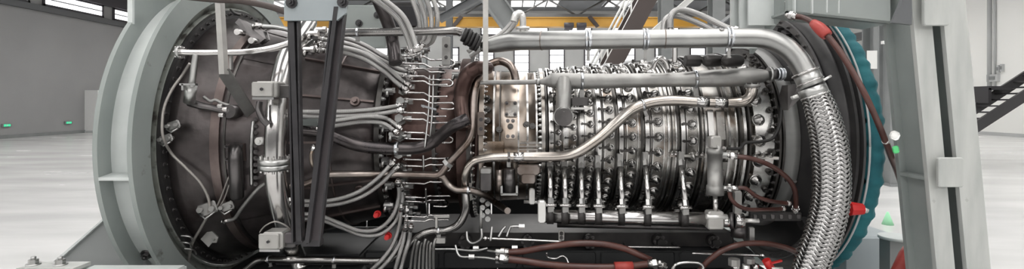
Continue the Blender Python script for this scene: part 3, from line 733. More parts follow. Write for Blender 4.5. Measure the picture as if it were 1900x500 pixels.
for px, py in ((660, 190), (668, 350), (600, 400), (655, 100)):
    p = S(px, py); a = math.atan2(p.z - AZ, AY - p.y); radial(tb, 'boss', boss, p.x, rad(p.x), a)
# inspection port with elbow, left of the great pipe
ep = root('port_elbow', S(437, 330, .02), 'dark elbow port bolted to the turbine casing left of the vertical duct', 'elbow')
pts, rr = path([(437, 275, .0), (437, 282, .05), (437, 300, .075), (438, 330, .07), (440, 365, .05)], 12)
part(ep, 'elbow', MB().tube(pts, rr, 16), 'dark_steel')
q = S(437, 283, .0); a = math.atan2(q.z - AZ, AY - q.y); M = frame_z(EP(q.x, rad(q.x), a), outward(a))
pad = MB(); pad.add([M @ Vector(v) for v in ((-.055, -.05, -.01), (.055, -.05, -.01), (.055, .05, -.01), (-.055, .05, -.01), (-.05, -.045, .014), (.05, -.045, .014), (.05, .045, .014), (-.05, .045, .014))], [(3, 2, 1, 0), (4, 5, 6, 7), (0, 1, 5, 4), (1, 2, 6, 5), (2, 3, 7, 6), (3, 0, 4, 7)])
pd = part(ep, 'pad', pad, 'hot_band')
for sx in (-1, 1):
    for sy in (-1, 1): place(pd, 'bolt', B_small, M @ Matrix.Translation((sx * .04, sy * .035, .014)))
# toothed strip of bolts left of the vertical duct
ts = root('bolt_strip', S(467, 300, .02), 'dark toothed strip of bolts beside the vertical duct', 'bolt strip')
pts, rr = path([(470, 225, .03), (467, 260, .035), (466, 300, .035), (467, 345, .03)], 3.5)
part(ts, 'rail', MB().tube(pts, rr, 8), 'satin_steel')
for i in range(11):
    p = S(474, 222 + i * 12, .03); place(ts, 'bolt', B_small, frame_z(p, (0.3, -1, 0)))
hub = S(483, 262, .05); part(ts, 'round_cap', MB().cyl(hub + Vector((0, .04, 0)), hub + Vector((0, -.02, 0)), .022, n=18).cyl(hub + Vector((0, -.02, 0)), hub + Vector((0, -.03, 0)), .012, n=6, smooth=False), 'white_fit')

# combustor casing
cc = root('combustor_casing', (-.5, AY, AZ - .5), 'dark red-brown combustor casing beneath the thin fuel tubes', 'engine casing')
part(cc, 'shell', MB().lathe([(-0.76, .40), (-0.75, .475), (-0.70, .468), (-0.5, .46), (-0.3, .455), (-0.26, .40)], n=110), 'combustor_metal')
for X, w, r0, r1, m in ((-.68, .03, .44, .50, 'combustor_metal'), (-.47, .02, .44, .485, 'case_dark'), (-.30, .06, .43, .53, 'combustor_metal'), (-.255, .025, .43, .555, 'case_dark')):
    b = part(cc, 'flange', MB().ring(X - w / 2, X + w / 2, r0, r1, 110), m)
    if X > -.26:
        for i in range(30): axial(b, 'bolt', B_bright, X + w / 2, .54, R(-72 + i * 144 / 29))
    if X == -.47:
        for i in range(24): axial(b, 'bolt', B_small, X + w / 2, .472, R(-70 + i * 6))
noz = MB(); noz.cyl((0, 0, -.02), (0, 0, .02), .034, n=6, smooth=False).cyl((0, 0, .02), (0, 0, .05), .02, n=14).cyl((0, 0, .05), (0, 0, .075), .026, n=6, smooth=False)
noz.cyl((0, 0, .06), (.055, 0, .06), .012, n=10); noz.cyl((.05, 0, .06), (.075, 0, .06), .018, n=6, smooth=False)
noz_me = shared('fuel_nozzle', noz, 'satin_steel')
for i in range(13): radial(cc, 'fuel_nozzle', noz_me, -.665, .48, R(-64 + i * 11.2), 0)
# compressor rear casing
rc = root('compressor_rear_casing', (0, AY, AZ - .45), 'tan-tinted steel rear compressor casing with square pad', 'engine casing')
x0, x1 = Xf(892), Xf(1013) - .004
part(rc, 'shell', MB().lathe([(x0, .40), (x0, rad(x0)), (x1, rad(x1)), (x1, .40)], n=120), 'case_tan')
fl = part(rc, 'flange', MB().ring(x0 - .01, x0 + .018, .42, rad(x0) + .045, 120), 'case_tan')
for i in range(32): axial(fl, 'bolt', B_bright, x0 + .018, rad(x0) + .03, R(-70 + i * 140 / 31))
fl = part(rc, 'flange', MB().ring(x1 - .022, x1 - .001, .40, rad(x1) + .035, 120), 'case_steel')
for i in range(32): axial(fl, 'bolt', B_mid, x1 - .022, rad(x1) + .02, R(-70 + i * 140 / 31), -1)
for px, w, h, m in ((916, .012, .008, 'case_ridge'), (927, .006, .012, 'case_dark'), (948, .006, .008, 'case_ridge'), (962, .010, .012, 'case_ridge'), (970, .006, .006, 'case_dark'), (979, .012, .014, 'case_ridge'), (988, .006, .008, 'case_dark'), (996, .010, .012, 'case_ridge')):
    X = Xf(px); part(rc, 'ridge', MB().ring(X - w / 2, X + w / 2, rad(X) - .02, rad(X) + h, 120), m)
def pad_on(parent, name, px0, py0, px1, py1, h, m, bolts=True, bm=None):
    cx, cy = (px0 + px1) / 2, (py0 + py1) / 2; p = S(cx, cy); a = math.atan2(p.z - AZ, AY - p.y)
    M = frame_z(EP(p.x, rad(p.x), a), outward(a)); w = abs(S(px1, cy).x - S(px0, cy).x) / 2; q0 = S(cx, py0); q1 = S(cx, py1); v = (q0 - q1).length / 2; c = .18 * min(w, v)
    o8 = [(-w + c, -v), (w - c, -v), (w, -v + c), (w, v - c), (w - c, v), (-w + c, v), (-w, v - c), (-w, -v + c)]
    mb = MB(); mb.add([M @ Vector((x, y, -.03)) for x, y in o8] + [M @ Vector((x, y, h)) for x, y in o8], [tuple(range(8, 16))] + [(i, (i + 1) % 8, 8 + (i + 1) % 8, 8 + i) for i in range(8)])
    o = part(parent, name, mb, m)
    if bolts:
        for sx in (-1, 1):
            for sy in (-1, 1): place(o, 'bolt', bm or B_small, M @ Matrix.Translation((sx * (w - .014), sy * (v - .014), h)))
    return o
pad_on(rc, 'square_pad', 936, 191, 960, 219, .02, 'case_steel')
pad_on(rc, 'lower_pad', 938, 221, 956, 258, .014, 'case_tan')
pad_on(rc, 'louvre_pad', 956, 262, 1012, 290, .012, 'case_steel', False)
pad_on(rc, 'side_pad', 898, 262, 934, 290, .012, 'case_tan', False)
for i in range(4):
    p = S(984, 266 + i * 6, .014); part(rc, 'louvre', MB().box(p, (.14, .012, .006)), 'case_ridge')
knob = shared('port_plug', MB().cyl((0, 0, -.02), (0, 0, .016), .018, n=16).cyl((0, 0, .016), (0, 0, .026), .010, n=6, smooth=False), 'case_dark')
for px, py in ((926, 241), (947, 236), (977, 232), (988, 235), (1006, 235), (905, 205), (905, 225), (905, 185)):
    p = S(px, py); a = math.atan2(p.z - AZ, AY - p.y); radial(rc, 'port_plug', knob, p.x, rad(p.x) + .006, a)
# compressor casing with its variable-vane stages
cp = root('compressor_casing', (.8, AY, AZ - .58), 'silvery compressor casing with rows of vane bosses', 'engine casing')
X0, X1 = Xf(1013), Xf(1448)
part(cp, 'shell', MB().lathe([(X0, .38), (X0, rad(X0)), (.6, rad(.6)), (1.2, rad(1.2)), (X1, rad(X1)), (X1, .40)], n=128), 'case_steel')
LK = [1022, 1048, 1079, 1111, 1151, 1199, 1265]; BS = [1036, 1064, 1096, 1132, 1173, 1221, 1284]
SPC = [8, 8, 8.6, 9.2, 9.6, 10.2, 10.6]; LEV = []
for i, (lp, bp) in enumerate(zip(LK, BS)):
    XLk, XBs = Xf(lp), Xf(bp); w = Xf(bp + 8) - Xf(bp - 8); g = .75 + .05 * i
    part(cp, 'stage_band', MB().ring(XBs - w * .62, XBs + w * .62, rad(XBs) - .03, rad(XBs) + .010, 128), 'case_steel')
    part(cp, 'unison_ring', MB().ring(XLk - w * .24, XLk + w * .24, rad(XLk) + .018, rad(XLk) + .034, 128), 'case_ridge')
    part(cp, 'groove', MB().ring(max(X0, XLk - w * .62), XLk - w * .36, rad(XLk) - .02, rad(XLk) + .012, 128), 'case_dark')
    part(cp, 'groove', MB().ring(XLk + w * .34, XLk + w * .52, rad(XLk) - .02, rad(XLk) + .014, 128), 'case_dark')
    s = .019 + .0019 * i
    for q in (-.66, .66): part(cp, 'rib', MB().ring(XBs + q * w - .0028, XBs + q * w + .0028, rad(XBs) - .02, rad(XBs) + .017, 128), 'case_ridge')
    bb = MB().cyl((0, 0, -.01), (0, 0, .010), s * 1.12, s, n=18); bb.tube([(0, 0, .010), (0, 0, .018), (0, 0, .018)], [s * .98, s * .92, s * .74], 18, False)
    bb.cyl((0, 0, .012), (0, 0, .028), s * .38, n=6, smooth=False).cyl((0, 0, .028), (0, 0, .034), s * .18, n=8); bb.cut().cyl((0, 0, .006), (0, 0, .0125), s * .8, n=18)
    me = shared('vane_boss', bb, 'case_ridge', 'gear_dark')
    lv = MB(); L = XBs - XLk; lv.box((-L / 2, 0, .022), (L, s * .42, .005)); lv.cyl((-L, 0, .018), (-L, 0, .034), s * .30, n=8)
    lm = shared('vane_lever', lv, 'case_dark')
    n = int(158 / SPC[i])
    for k in range(n):
        a = R(-74 + (i % 2) * SPC[i] / 2 + k * SPC[i])
        b = radial(cp, 'vane_boss', me, XBs, rad(XBs) + .010, a); LEV.append(b)
        o = bpy.data.objects.new('vane_lever', lm); link(o, b)
# plain ribs, panels and slots on the front half of the casing
for px, w, h, m in ((1240, .010, .016, 'case_ridge'), (1247, .006, .01, 'case_dark'), (1254, .008, .014, 'case_ridge'), (1300, .008, .02, 'case_dark'), (1308, .012, .026, 'case_ridge'), (1345, .010, .012, 'case_dark'), (1352, .012, .016, 'case_ridge'), (1366, .008, .014, 'case_ridge'), (1374, .008, .01, 'case_dark'), (1381, .016, .02, 'case_ridge'), (1390, .010, .022, 'case_dark'), (1419, .11, .006, 'case_ridge'), (1446, .012, .03, 'case_dark')):
    X = Xf(px); part(cp, 'rib', MB().ring(X - w / 2, X + w / 2, rad(X) - .02, rad(X) + h, 128), m)
for y0, y1 in ((205, 260), (300, 360)):
    pad_on(cp, 'access_panel', 1311, y0, 1322, y1, .024, 'case_ridge', False); pad_on(cp, 'access_panel', 1328, y0, 1343, y1, .014, 'case_steel', False)
sf = MB(); a = R(-9)
for px in range(1240, 1440, 10):
    xa, xb = Xf(px), Xf(px + 10); c = (EP(xa, rad(xa) + .018, a) + EP(xb, rad(xb) + .018, a)) / 2
    sf.obox(c, (EP(xb, rad(xb), a) - EP(xa, rad(xa), a)) / 2, outward(a) * .02, outward(a + math.pi / 2) * .008)
part(cp, 'split_flange', sf, 'case_steel')
for px in (1245, 1252, 1258, 1290, 1300, 1366, 1398, 1412, 1426):
    X = Xf(px); place(cp, 'bolt', B_bright, frame_z(EP(X, rad(X) + .03, R(-8)), outward(R(60))))
big = MB().cyl((0, 0, -.02), (0, 0, .010), .040, .037, n=20).cyl((0, 0, .012), (0, 0, .034), .013, n=6, smooth=False); big.tube([(0, 0, .01), (0, 0, .016), (0, 0, .016)], [.034, .033, .026], 20, False); big.cut().cyl((0, 0, .008), (0, 0, .0125), .028, n=18)
big = shared('inlet_boss', big, 'case_ridge', 'gear_dark')
for px, s0, st, n in ((1408, -62, 12.5, 11), (1431, -56, 12.5, 11)):
    X = Xf(px)
    for k in range(n): radial(cp, 'inlet_boss' , big if px < 1420 else knob, X, rad(X) + .004, R(s0 + k * st))
for i in range(28): axial(cp, 'bolt', B_small, Xf(1446) - .006, rad(X1) + .018, R(-70 + i * 5), -1)
# inlet casing, black flange, bell mouth and cover
ic = root('inlet_casing', (1.65, AY, AZ - .62), 'smooth grey inlet casing behind the braided hose', 'engine casing')
part(ic, 'shell', MB().lathe([(X1 + .010, .42), (X1 + .010, .565), (X1 + .02, .58), (1.62, .60), (1.655, .606), (1.655, .45)], n=120), 'inlet_grey')
part(ic, 'rim_band', MB().ring(X1 + .012, X1 + .024, .55, .598, 120), 'case_dark')
part(ic, 'horizontal_seam', MB().obox(EP(1.62, .606, R(-22)), (.030, 0, 0), outward(R(-22)) * .012, outward(R(68)) * .006), 'satin_steel')
bf = root('inlet_flange', (1.75, AY, AZ - .9), 'black inlet flange ring with raised grey rim', 'flange')
part(bf, 'web_disc', MB().lathe([(1.658, .56), (1.662, .612), (1.70, .68), (1.72, .80), (1.76, .86), (1.80, .86), (1.80, .56), (1.658, .56)], n=120), 'flange_black')
part(bf, 'inner_rim', MB().ring(1.70, 1.715, .775, .815, 120), 'rim_grey'); part(bf, 'outer_rim', MB().ring(1.775, 1.79, .85, .905, 120), 'flange_black')
part(bf, 'back_rim', MB().ring(1.812, 1.824, .84, .905, 120), 'rim_grey')
for i in range(20): axial(bf, 'bolt', B_small, 1.70, .795, R(-76 + i * 8), -1)
me = shared('lug', MB().box((0, 0, .0), (.05, .06, .05)), 'flange_black')
for a in (52, 60, 68, 44, -40): radial(bf, 'lug', me, 1.70, .74, R(a))
tc = root('inlet_cover', (1.88, AY, AZ - .95), 'teal cloth cover tied over the inlet mouth', 'cover')
NA = 360; prof = []
vs = []; K = 7
for j in range(NA):
    a = 2 * math.pi * j / NA; wv = .005 * math.sin(a * 53) + .004 * math.sin(a * 87 + 1) + .003 * math.sin(a * 31 + 2)
    for (X, r, k) in ((1.826, .88, 1.2), (1.838, .900, 1.0), (1.86, .915, .8), (1.89, .915, .8), (1.915, .895, .8), (1.93, .83, .6), (1.935, .55, .2)):
        vs.append(EP(X + .012 + wv * k * .4, r + wv * k, a))
fs = [(j * K + i, j * K + i + 1, ((j + 1) % NA) * K + i + 1, ((j + 1) % NA) * K + i) for j in range(NA) for i in range(K - 1)]
fs.append(tuple(j * K + K - 1 for j in range(NA)))
mb = MB(); mb.add(vs, fs, True); part(tc, 'cloth', mb, 'teal_cloth'); part(tc, 'drawcord', MB().tube([EP(1.838, .912, 2 * math.pi * i / 80) for i in range(81)], .005, 8), 'wall_light')
rk = root('star_handle', S(1588, 388, .25), 'red plastic star handle on the inlet flange', 'handle')
k = P(1588, 388, 2.62); part(rk, 'grip', MB().cyl(k + Vector((-.03, 0, 0)), k + Vector((.03, -.01, 0)), .036, .028, n=8, smooth=False), 'red_plastic'); part(rk, 'tip', MB().cyl(k + Vector((.03, -.01, 0)), k + Vector((.05, -.014, -.01)), .012), 'white_fit'); part(rk, 'stem', MB().cyl(k + Vector((-.03, 0, 0)), k + Vector((-.08, .05, 0)), .012), 'dark_steel')
# dark bodies under the engine
tk = root('oil_tank', (.3, AY, .2), 'dark panelled oil tank under the compressor', 'tank')
part(tk, 'body', MB().bbox((.3, 3.62, .645), (2.5, .70, .112), .02), 'tank_dark')
for i in range(5):
    x = -.70 + i * .5; part(tk, 'side_panel', MB().bbox((x, 3.262, .645), (.47, .014, .10), .01), 'tank_dark')
en = root('added_dark_box', (-1.3, AY, .585), 'added dark box filling the shade under the turbine casing', 'enclosure')  # added box, dark fill for the shade below the casing
part(en, 'body', MB().bbox((-1.26, 3.62, .616), (.56, .60, .05), .01), 'tank_dark'); part(en, 'lid', MB().box((-1.26, 3.62, .648), (.52, .54, .012)), 'tank_dark')
for x in (-1.40, -1.12): part(en, 'side_panel', MB().bbox((x, 3.315, .616), (.25, .012, .04), .005), 'tank_dark')
gb = root('gearbox', (.55, AY, .704), 'black accessory gearbox hanging below the compressor', 'gearbox')
part(gb, 'housing', MB().bbox((.35, 3.62, .752), (2.2, .56, .092), .015), 'gear_dark')
for x, y, s in ((-.3, 3.33, .042), (.1, 3.33, .038), (.5, 3.33, .042), (.95, 3.33, .042), (1.3, 3.33, .038)):
    o = part(gb, 'drive_pad', MB().cyl((x, y + .02, .752), (x, y - .05, .752), s, n=24).cyl((x, y - .05, .752), (x, y - .08, .752), s * .6, n=20), 'gear_dark')
    for i in range(6):
        a = i * math.pi / 3; place(o, 'bolt', B_small, frame_z((x + s * .82 * math.cos(a), y - .05, .752 + s * .82 * math.sin(a)), (0, -1, 0)))
# ------------------------------------------------------------------ large ducts and pipes
rt, pts, rr = pipe('vertical_duct', 'thick silver duct curving down before the turbine casing with flanged joint', 'duct',
    [(572, 40, .20, 16), (553, 72, .20, 17), (532, 110, .21, 18), (519, 160, .22, 19), (513, 220, .22, 19.5), (510, 290, .22, 19.5), (513, 350, .22, 18.5), (524, 405, .21, 17), (536, 440, .2, 17), (550, 475, .2, 16), (560, 500, .2, 16)], 18, 'bright_steel', sides=28)
for py in (298, 312):
    i = near_y(pts, py); flange(rt, pts[i], tang(pts, i), rr[i] * 1.5, .030, 10, 'satin_steel')
i = near_y(pts, 425); part(rt, 'weld_collar', MB().tube([pts[i] - tang(pts, i) * .02, pts[i] + tang(pts, i) * .02], rr[i] * 1.06, 24), 'tarnished_steel')
def sensor_box(label, px, py, w, h, k, d=.10):
    c = pt(px, py, k); r = root('junction_box', c - Vector((0, 0, h / F * c.y)), label, 'box'); W = w / F * c.y; H_ = h / F * c.y
    b = part(r, 'housing', MB().bbox(c + Vector((d / 2 * .3, d / 2, 0)), (W, d, H_), .008), 'box_metal')
    part(r, 'lid', MB().bbox(c + Vector((0, -.006, 0)), (W * .98, .014, H_ * .9), .006), 'box_metal'); part(r, 'screw', MB().cyl(c + Vector((0, -.012, 0)), c + Vector((0, -.02, 0)), .008, n=6, smooth=False), 'black_paint')
    part(r, 'base_strip', MB().box(c + Vector((0, d * .3, -H_ * .56)), (W, d * .6, .012)), 'satin_steel')
    part(r, 'side_bracket', MB().bbox(c + Vector((W * .75, d * .75, -.01)), (W * .75, d * .9, H_ * .8), .006), 'dark_steel')
    return r
sensor_box('square grey junction box high on the vertical duct', 488, 166, 40, 30, .41)
sensor_box('square grey junction box low on the vertical duct with wire bail', 500, 448, 38, 32, .41)
pipe('wire_bail', 'thin wire bail looped over lower junction box', 'wire', [(482, 432, .32), (492, 420, .33), (510, 412, .34), (528, 418, .34), (538, 426, .33)], 1.5, 'wire_grey', sides=6)
pipe('conduit_elbow', 'short dark elbow hanging beneath the upper junction box', 'elbow', [(482, 190, .28), (481, 205, .27), (488, 222, .24), (498, 232, .2)], 6, 'dark_steel', sides=14)
pipe('drain_tube', 'slim steel tube sloping down left from the vertical duct', 'tube', [(495, 340, .10), (478, 352, .08), (450, 385, .06), (436, 405, .04), (420, 410, .03)], 3.6, 'dull_cast', ends='end')
rt, pts, rr = pipe('cooling_pipe', 'polished steel pipe with end flange crossing before the support ring', 'pipe',
    [(334, 97, 2.62), (362, 98, 2.63), (410, 98, 2.64), (455, 97, 2.64), (500, 91, 2.64), (540, 80, 2.66)], 6, 'bright_steel', sides=18)
flange(rt, pts[0], (1, 0, 0), .034, .016, 6, 'satin_steel', 'blind_flange')
bp, br = path([(364, 100, 2.63), (361, 120, 2.64), (357, 150, 2.66), (352, 188, 2.68)], 6); part(rt, 'branch', MB().tube(bp, br, 16), 'satin_steel', 'short branch bending downward')
reg(bp, br, 'cooling branch')
part(rt, 'branch_sleeve', MB().cyl(P(355, 160, 2.66), P(351, 190, 2.69), .028, n=18), 'satin_steel')
part(rt, 'branch_bracket', MB().obox(P(350, 157, 2.62), (.04, 0, 0), (0, .012, 0), (0, 0, .005)).obox(P(341, 162, 2.62), (.005, 0, 0), (0, .012, 0), (0, 0, .016)), 'satin_steel')
part(rt, 'hanger', MB().box(P(429, 112, 2.68), (.012, .02, .10)), 'dull_cast')
rt, pts, rr = pipe('bypass_pipe', 'short steel pipe over the turbine casing near the yoke top', 'pipe', [(480, 49, .10), (500, 50, .10), (520, 52, .10), (545, 58, .10), (560, 66, .12)], 4.5, 'satin_steel', ends='start')
rt, pts, rr = pipe('air_pipe', 'long steel pipe running from yoke to black coupling', 'pipe',
    [(608, 64, 2.80), (640, 61, 2.80), (700, 60, 2.82), (770, 59, 2.84), (830, 57, 2.86), (848, 58, 2.88), (855, 61, 2.89)], 7.5, 'pipe_steel', clamps=(660,), sides=18, cw=.6)
cpl = root('coupling', P(868, 68, 2.9), 'black rubber bellows coupling between two steel pipes', 'coupling')
t = (P(905, 86, 2.93) - P(858, 64, 2.89)).normalized()
for i in range(5):
    c = P(862 + i * 6, 65 + i * 4, 2.9); part(cpl, 'ridge', MB().cyl(c - t * .009, c + t * .009, (.042, .05, .044, .052, .046)[i], n=22), 'black_rubber')
part(cpl, 'sleeve', MB().cyl(P(860, 64, 2.9), P(888, 82, 2.92), .038, n=20), 'black_rubber')
rt, pts, rr = pipe('bleed_duct', 'big polished silver duct along the top of the engine', 'duct',
    [(894, 87, 2.93, 9), (904, 87, 2.92, 11), (918, 84, 2.90, 14), (945, 78, 2.86, 17), (975, 76, 2.82, 17.5), (1060, 75, 2.75, 17.5), (1180, 73, 2.68, 17.5), (1300, 71, 2.62, 17.5), (1370, 70, 2.58, 17.5), (1420, 72, 2.55, 18), (1455, 86, 2.52, 18.5), (1480, 110, 2.50, 19), (1498, 142, 2.48, 20)], 18, 'duct_steel', sides=32)
for c in (1100, 1190, 1357):
    i = near(pts, c); clamp_part(rt, pts[i], tang(pts, i), rr[i], rr[i] * .17, double=True)
for c in (1228, 1000):
    i = near(pts, c); part(rt, 'weld_bead', MB().torus(pts[i], tang(pts, i), rr[i], .003, 28, 6), 'tarnished_steel')
i = near(pts, 1330); part(rt, 'bung', MB().cyl(pts[i] + Vector((0, -rr[i] * .6, rr[i] * .75)), pts[i] + Vector((0, -rr[i] * .75, rr[i] * .98)), .012, n=14), 'bright_steel')
tp, tr = pts[-1], rr[-1]; t = (pts[-1] - pts[-3]).normalized()
col = part(rt, 'end_collar', MB().cyl(tp - t * .02, tp + t * .05, tr * 1.13, n=30), 'satin_steel')
part(col, 'collar_lip', MB().torus(tp - t * .02, t, tr * 1.13, .006, 30, 8), 'bright_steel'); part(col, 'collar_lip', MB().torus(tp + t * .03, t, tr * 1.15, .005, 30, 8), 'bright_steel')
# braided flexible hose with real interlaced strands
hp, hr = path([(1508, 167, 2.46, 22), (1517, 188, 2.45, 25), (1528, 220, 2.43, 28), (1538, 265, 2.42, 30.5), (1543, 320, 2.41, 31), (1541, 375, 2.41, 31), (1530, 425, 2.42, 31), (1514, 470, 2.43, 30), (1496, 520, 2.45, 29)], 28, 14)
bh = root('braided_hose', low(hp), 'thick braided steel flexible hose bending down at the inlet end', 'hose')
part(bh, 'liner', MB().tube(hp, [r * .93 for r in hr], 28), 'strand_core', 'dark corrugated liner under the braid')
Ls = [0]
for a, b in zip(hp, hp[1:]): Ls.append(Ls[-1] + (b - a).length)
fr = []; u = None
for i in range(len(hp)):
    T = tang(hp, i); u = Vector((0, -1, 0)) if u is None else u
    u = (u - T * u.dot(T)).normalized(); fr.append((u.copy(), T.cross(u)))
def hose_at(s):
    for i in range(len(Ls) - 1):
        if Ls[i + 1] >= s or i == len(Ls) - 2:
            k = (s - Ls[i]) / (Ls[i + 1] - Ls[i]); return hp[i].lerp(hp[i + 1], k), fr[i][0].lerp(fr[i + 1][0], k), fr[i][1].lerp(fr[i + 1][1], k), hr[i] + (hr[i + 1] - hr[i]) * k
NC = 16; PITCH = .33; ST = 360; L = Ls[-1]; mb = MB()
samp = [hose_at(L * i / ST) for i in range(ST + 1)]
for sg in (1, -1):
    for c in range(NC):
        vs = []
        for i in range(ST + 1):
            p, uu, ww, r = samp[i]; th = 2 * math.pi * (c / NC) + sg * 2 * math.pi * L * i / ST / PITCH
            rb0 = r * .965 + sg * .0032 * math.sin(th * NC / 2)
            dth = .80 * math.pi / NC
            for k in (-1, -.4, .4, 1):
                a = th + k * dth; rb = rb0 + (.0012 if abs(k) < .5 else -.0008)
                vs.append(p + (uu * math.cos(a) + ww * math.sin(a)) * rb)
        fs = [(i * 4 + j, i * 4 + j + 1, i * 4 + j + 5, i * 4 + j + 4) for i in range(ST) for j in range(3)]
        mb.add(vs, fs, True)
part(bh, 'braid', mb, 'strand', 'interlaced flat steel wire braid', 'stuff')
t = (hp[1] - hp[0]).normalized(); cf = part(bh, 'ferrule', MB().cyl(hp[0] - t * .012, hp[0] + t * .03, hr[0] * 1.10, n=30), 'satin_steel'); part(cf, 'ferrule_lip', MB().torus(hp[0] + t * .03, t, hr[0] * 1.06, .006, 30, 8), 'bright_steel')
sp = P(1528, 149, 2.40); part(bh, 'pin', MB().cyl(sp, sp + Vector((.035, 0, .02)), .006, n=8), 'white_fit'); 
# cast manifold with its branch
rt, pts, rr = pipe('cast_manifold', 'dull grey cast manifold pipe above compressor with capped branch', 'manifold',
    [(888, 154, .13, 4), (920, 153, .13, 4.5), (960, 153, .13, 4.8), (1003, 152, .13, 5), (1018, 151, .13, 11), (1032, 150, .13, 14.5), (1080, 151, .13, 14.5), (1160, 150, .13, 13.5), (1260, 148, .13, 13.5), (1290, 147, .13, 15), (1340, 145, .13, 16.5), (1385, 143, .13, 16.5), (1412, 141, .13, 13), (1424, 140, .13, 9)], 14, 'dull_cast', sides=24)
bp, br = path([(1046, 150, .14, 15), (1046, 175, .145, 14), (1045, 195, .145, 13.5), (1045, 212, .15, 13.5)], 14); part(rt, 'branch', MB().tube(bp, br, 22), 'dull_cast')
reg(bp, br, 'manifold branch')
e = bp[-1]; cpn = part(rt, 'branch_cap', MB().cyl(e + Vector((0, .03, -.01)), e + Vector((0, -.035, -.018)), .052, n=26), 'dark_steel', 'dark round cap closing the branch')
part(cpn, 'cap_band', MB().cyl(e + Vector((0, .0, -.01)), e + Vector((0, -.012, -.014)), .058, n=26), 'satin_steel')
part(rt, 'branch_clip', MB().obox(S(1063, 206, .16), (.03, .005, -.008), (0, .01, 0), (0, 0, .004)), 'bright_steel')
for c in (1082, 1292):
    i = near(pts, c); clamp_part(rt, pts[i], tang(pts, i), rr[i], rr[i] * .32)
i = near(pts, 999); part(rt, 'collar', MB().cyl(pts[i] - Vector((.012, 0, 0)), pts[i] + Vector((.012, 0, 0)), .024, n=18).box(pts[i] + Vector((0, 0, .035)), (.008, .02, .05)), 'satin_steel')
cf = root('end_coupling', S(1450, 138, .14), 'stack of coupling rings joining cast manifold to the inlet flange', 'coupling')
for px, r, w, m in ((1428, .045, .016, 'satin_steel'), (1434, .030, .03, 'dark_steel'), (1442, .036, .010, 'zinc'), (1448, .038, .010, 'zinc'), (1454, .034, .012, 'zinc'), (1466, .042, .05, 'black_rubber'), (1480, .030, .04, 'satin_steel')):
    c = S(px, 139 - (px - 1428) * .05, .13); part(cf, 'coupling_ring', MB().cyl(c - Vector((w / 2, 0, 0)), c + Vector((w / 2, 0, 0)), r, n=22), m)
ub = S(1066, 192, .125); u = root('instrument_block', ub - Vector((0, 0, .04)), 'small grey block with pale base under the manifold clamp', 'block')
part(u, 'body', MB().bbox(ub + Vector((.03, .02, .01)), (.10, .08, .05), .006), 'dark_steel'); part(u, 'base_strip', MB().box(ub + Vector((.03, -.02, -.03)), (.11, .05, .012)), 'white_fit')
# long S-shaped pipe
rt, pts, rr = pipe('transfer_pipe', 'long polished S-shaped pipe rising diagonally across the compressor', 'pipe',
    [(863, 352, .14, 7.5), (864, 322, .15, 7.5), (876, 302, .15, 7.5), (900, 294, .15, 7.8), (938, 292, .15, 8.5), (990, 292, .15, 9.8), (1040, 291, .15, 10), (1072, 283, .15, 10), (1110, 258, .15, 10), (1148, 224, .15, 10), (1175, 203, .14, 10), (1212, 190, .13, 10), (1255, 187, .12, 10), (1310, 190, .12, 10), (1360, 191, .12, 10), (1383, 187, .12, 10), (1394, 176, .12, 9.5), (1396, 160, .12, 9.5)], 10, 'warm_steel', sides=24, clamps=(), n=8)
for c in (1192,):
    i = near(pts, c); clamp_part(rt, pts[i], tang(pts, i), rr[i], rr[i] * .32)
i = near(pts, 942); clamp_part(rt, pts[i], tang(pts, i), rr[i] * .98, rr[i] * .45, 'dark_steel')
for c in (1300, 1340, 965):
    i = near(pts, c); part(rt, 'sleeve', MB().tube([pts[i] - tang(pts, i) * .035, pts[i] + tang(pts, i) * .035], rr[i] * 1.03, 22), 'bright_steel')
flange(rt, pts[-1], (0, 0, 1), .042, .018, 6, 'dull_cast', 'end_flange')
JOINED.add(frozenset(('long polished S-shaped pipe rising diagonally across the compressor', 'steel pipe looping from the S-shaped pipe down to bottom left')))
rt, pts, rr = pipe('drain_pipe', 'steel pipe looping from the S-shaped pipe down to bottom left', 'pipe',
    [(863, 352, .14, 7.6), (864, 388, .13, 7.6), (853, 414, .13, 7.4), (832, 427, .13, 7), (800, 430, .14, 7), (775, 440, .15, 7), (752, 462, .15, 6.8), (728, 480, .15, 6.5), (700, 485, .14, 6.4), (620, 484, .11, 6.4), (540, 483, .10, 6.2), (500, 482, .10, 6.2), (476, 486, .10, 6.2), (455, 502, .10, 6)], 6.5, 'pipe_steel', sides=16, clamps=(615, 498, 812), n=7, cw=.6)
# Y-shaped pipe
rt, pts, rr = pipe('branching_pipe', 'tarnished Y-shaped pipe forking at mid engine', 'pipe',
    [(538, 346, .10, 6), (566, 342, .10, 6), (588, 332, .11, 6.5), (606, 325, .11, 6.8), (660, 324, .12, 6.8), (740, 324, .13, 6.8), (790, 325, .14, 6.8), (815, 324, .14, 7.5), (832, 303, .14, 6.5), (852, 282, .14, 6.5), (872, 255, .14, 7), (877, 215, .14, 8), (879, 180, .14, 8), (884, 150, .14, 8), (893, 128, .12, 8)], 6.8, 'tarnished_steel', sides=18)
bp, br = path([(806, 325, .14, 6), (820, 328, .14, 7), (832, 343, .14, 6.5), (848, 353, .16, 6), (872, 354, .16, 6), (898, 362, .15, 6), (920, 377, .09, 6), (942, 392, .05, 6)], 6)
bp = settle(bp, br, 'tarnished Y-shaped pipe forking at mid engine')
part(rt, 'lower_branch', MB().tube(bp, br, 16), 'tarnished_steel')
i = near(bp, 870); clamp_part(rt, bp[i], tang(bp, i), br[i], br[i] * .7, foot=False)
j = near_y(pts, 303); part(rt, 'union_collar', MB().cyl(pts[j] - tang(pts, j) * .012, pts[j] + tang(pts, j) * .012, .036, n=6, smooth=False), 'satin_steel')
pipe('arch_pipe', 'small tarnished arch pipe behind upright strip at casing top', 'pipe', [(890, 130, .08), (903, 122, .10), (925, 114, .12), (943, 119, .12), (953, 132, .10), (957, 150, .06)], 7.5, 'tarnished_steel', sides=16)
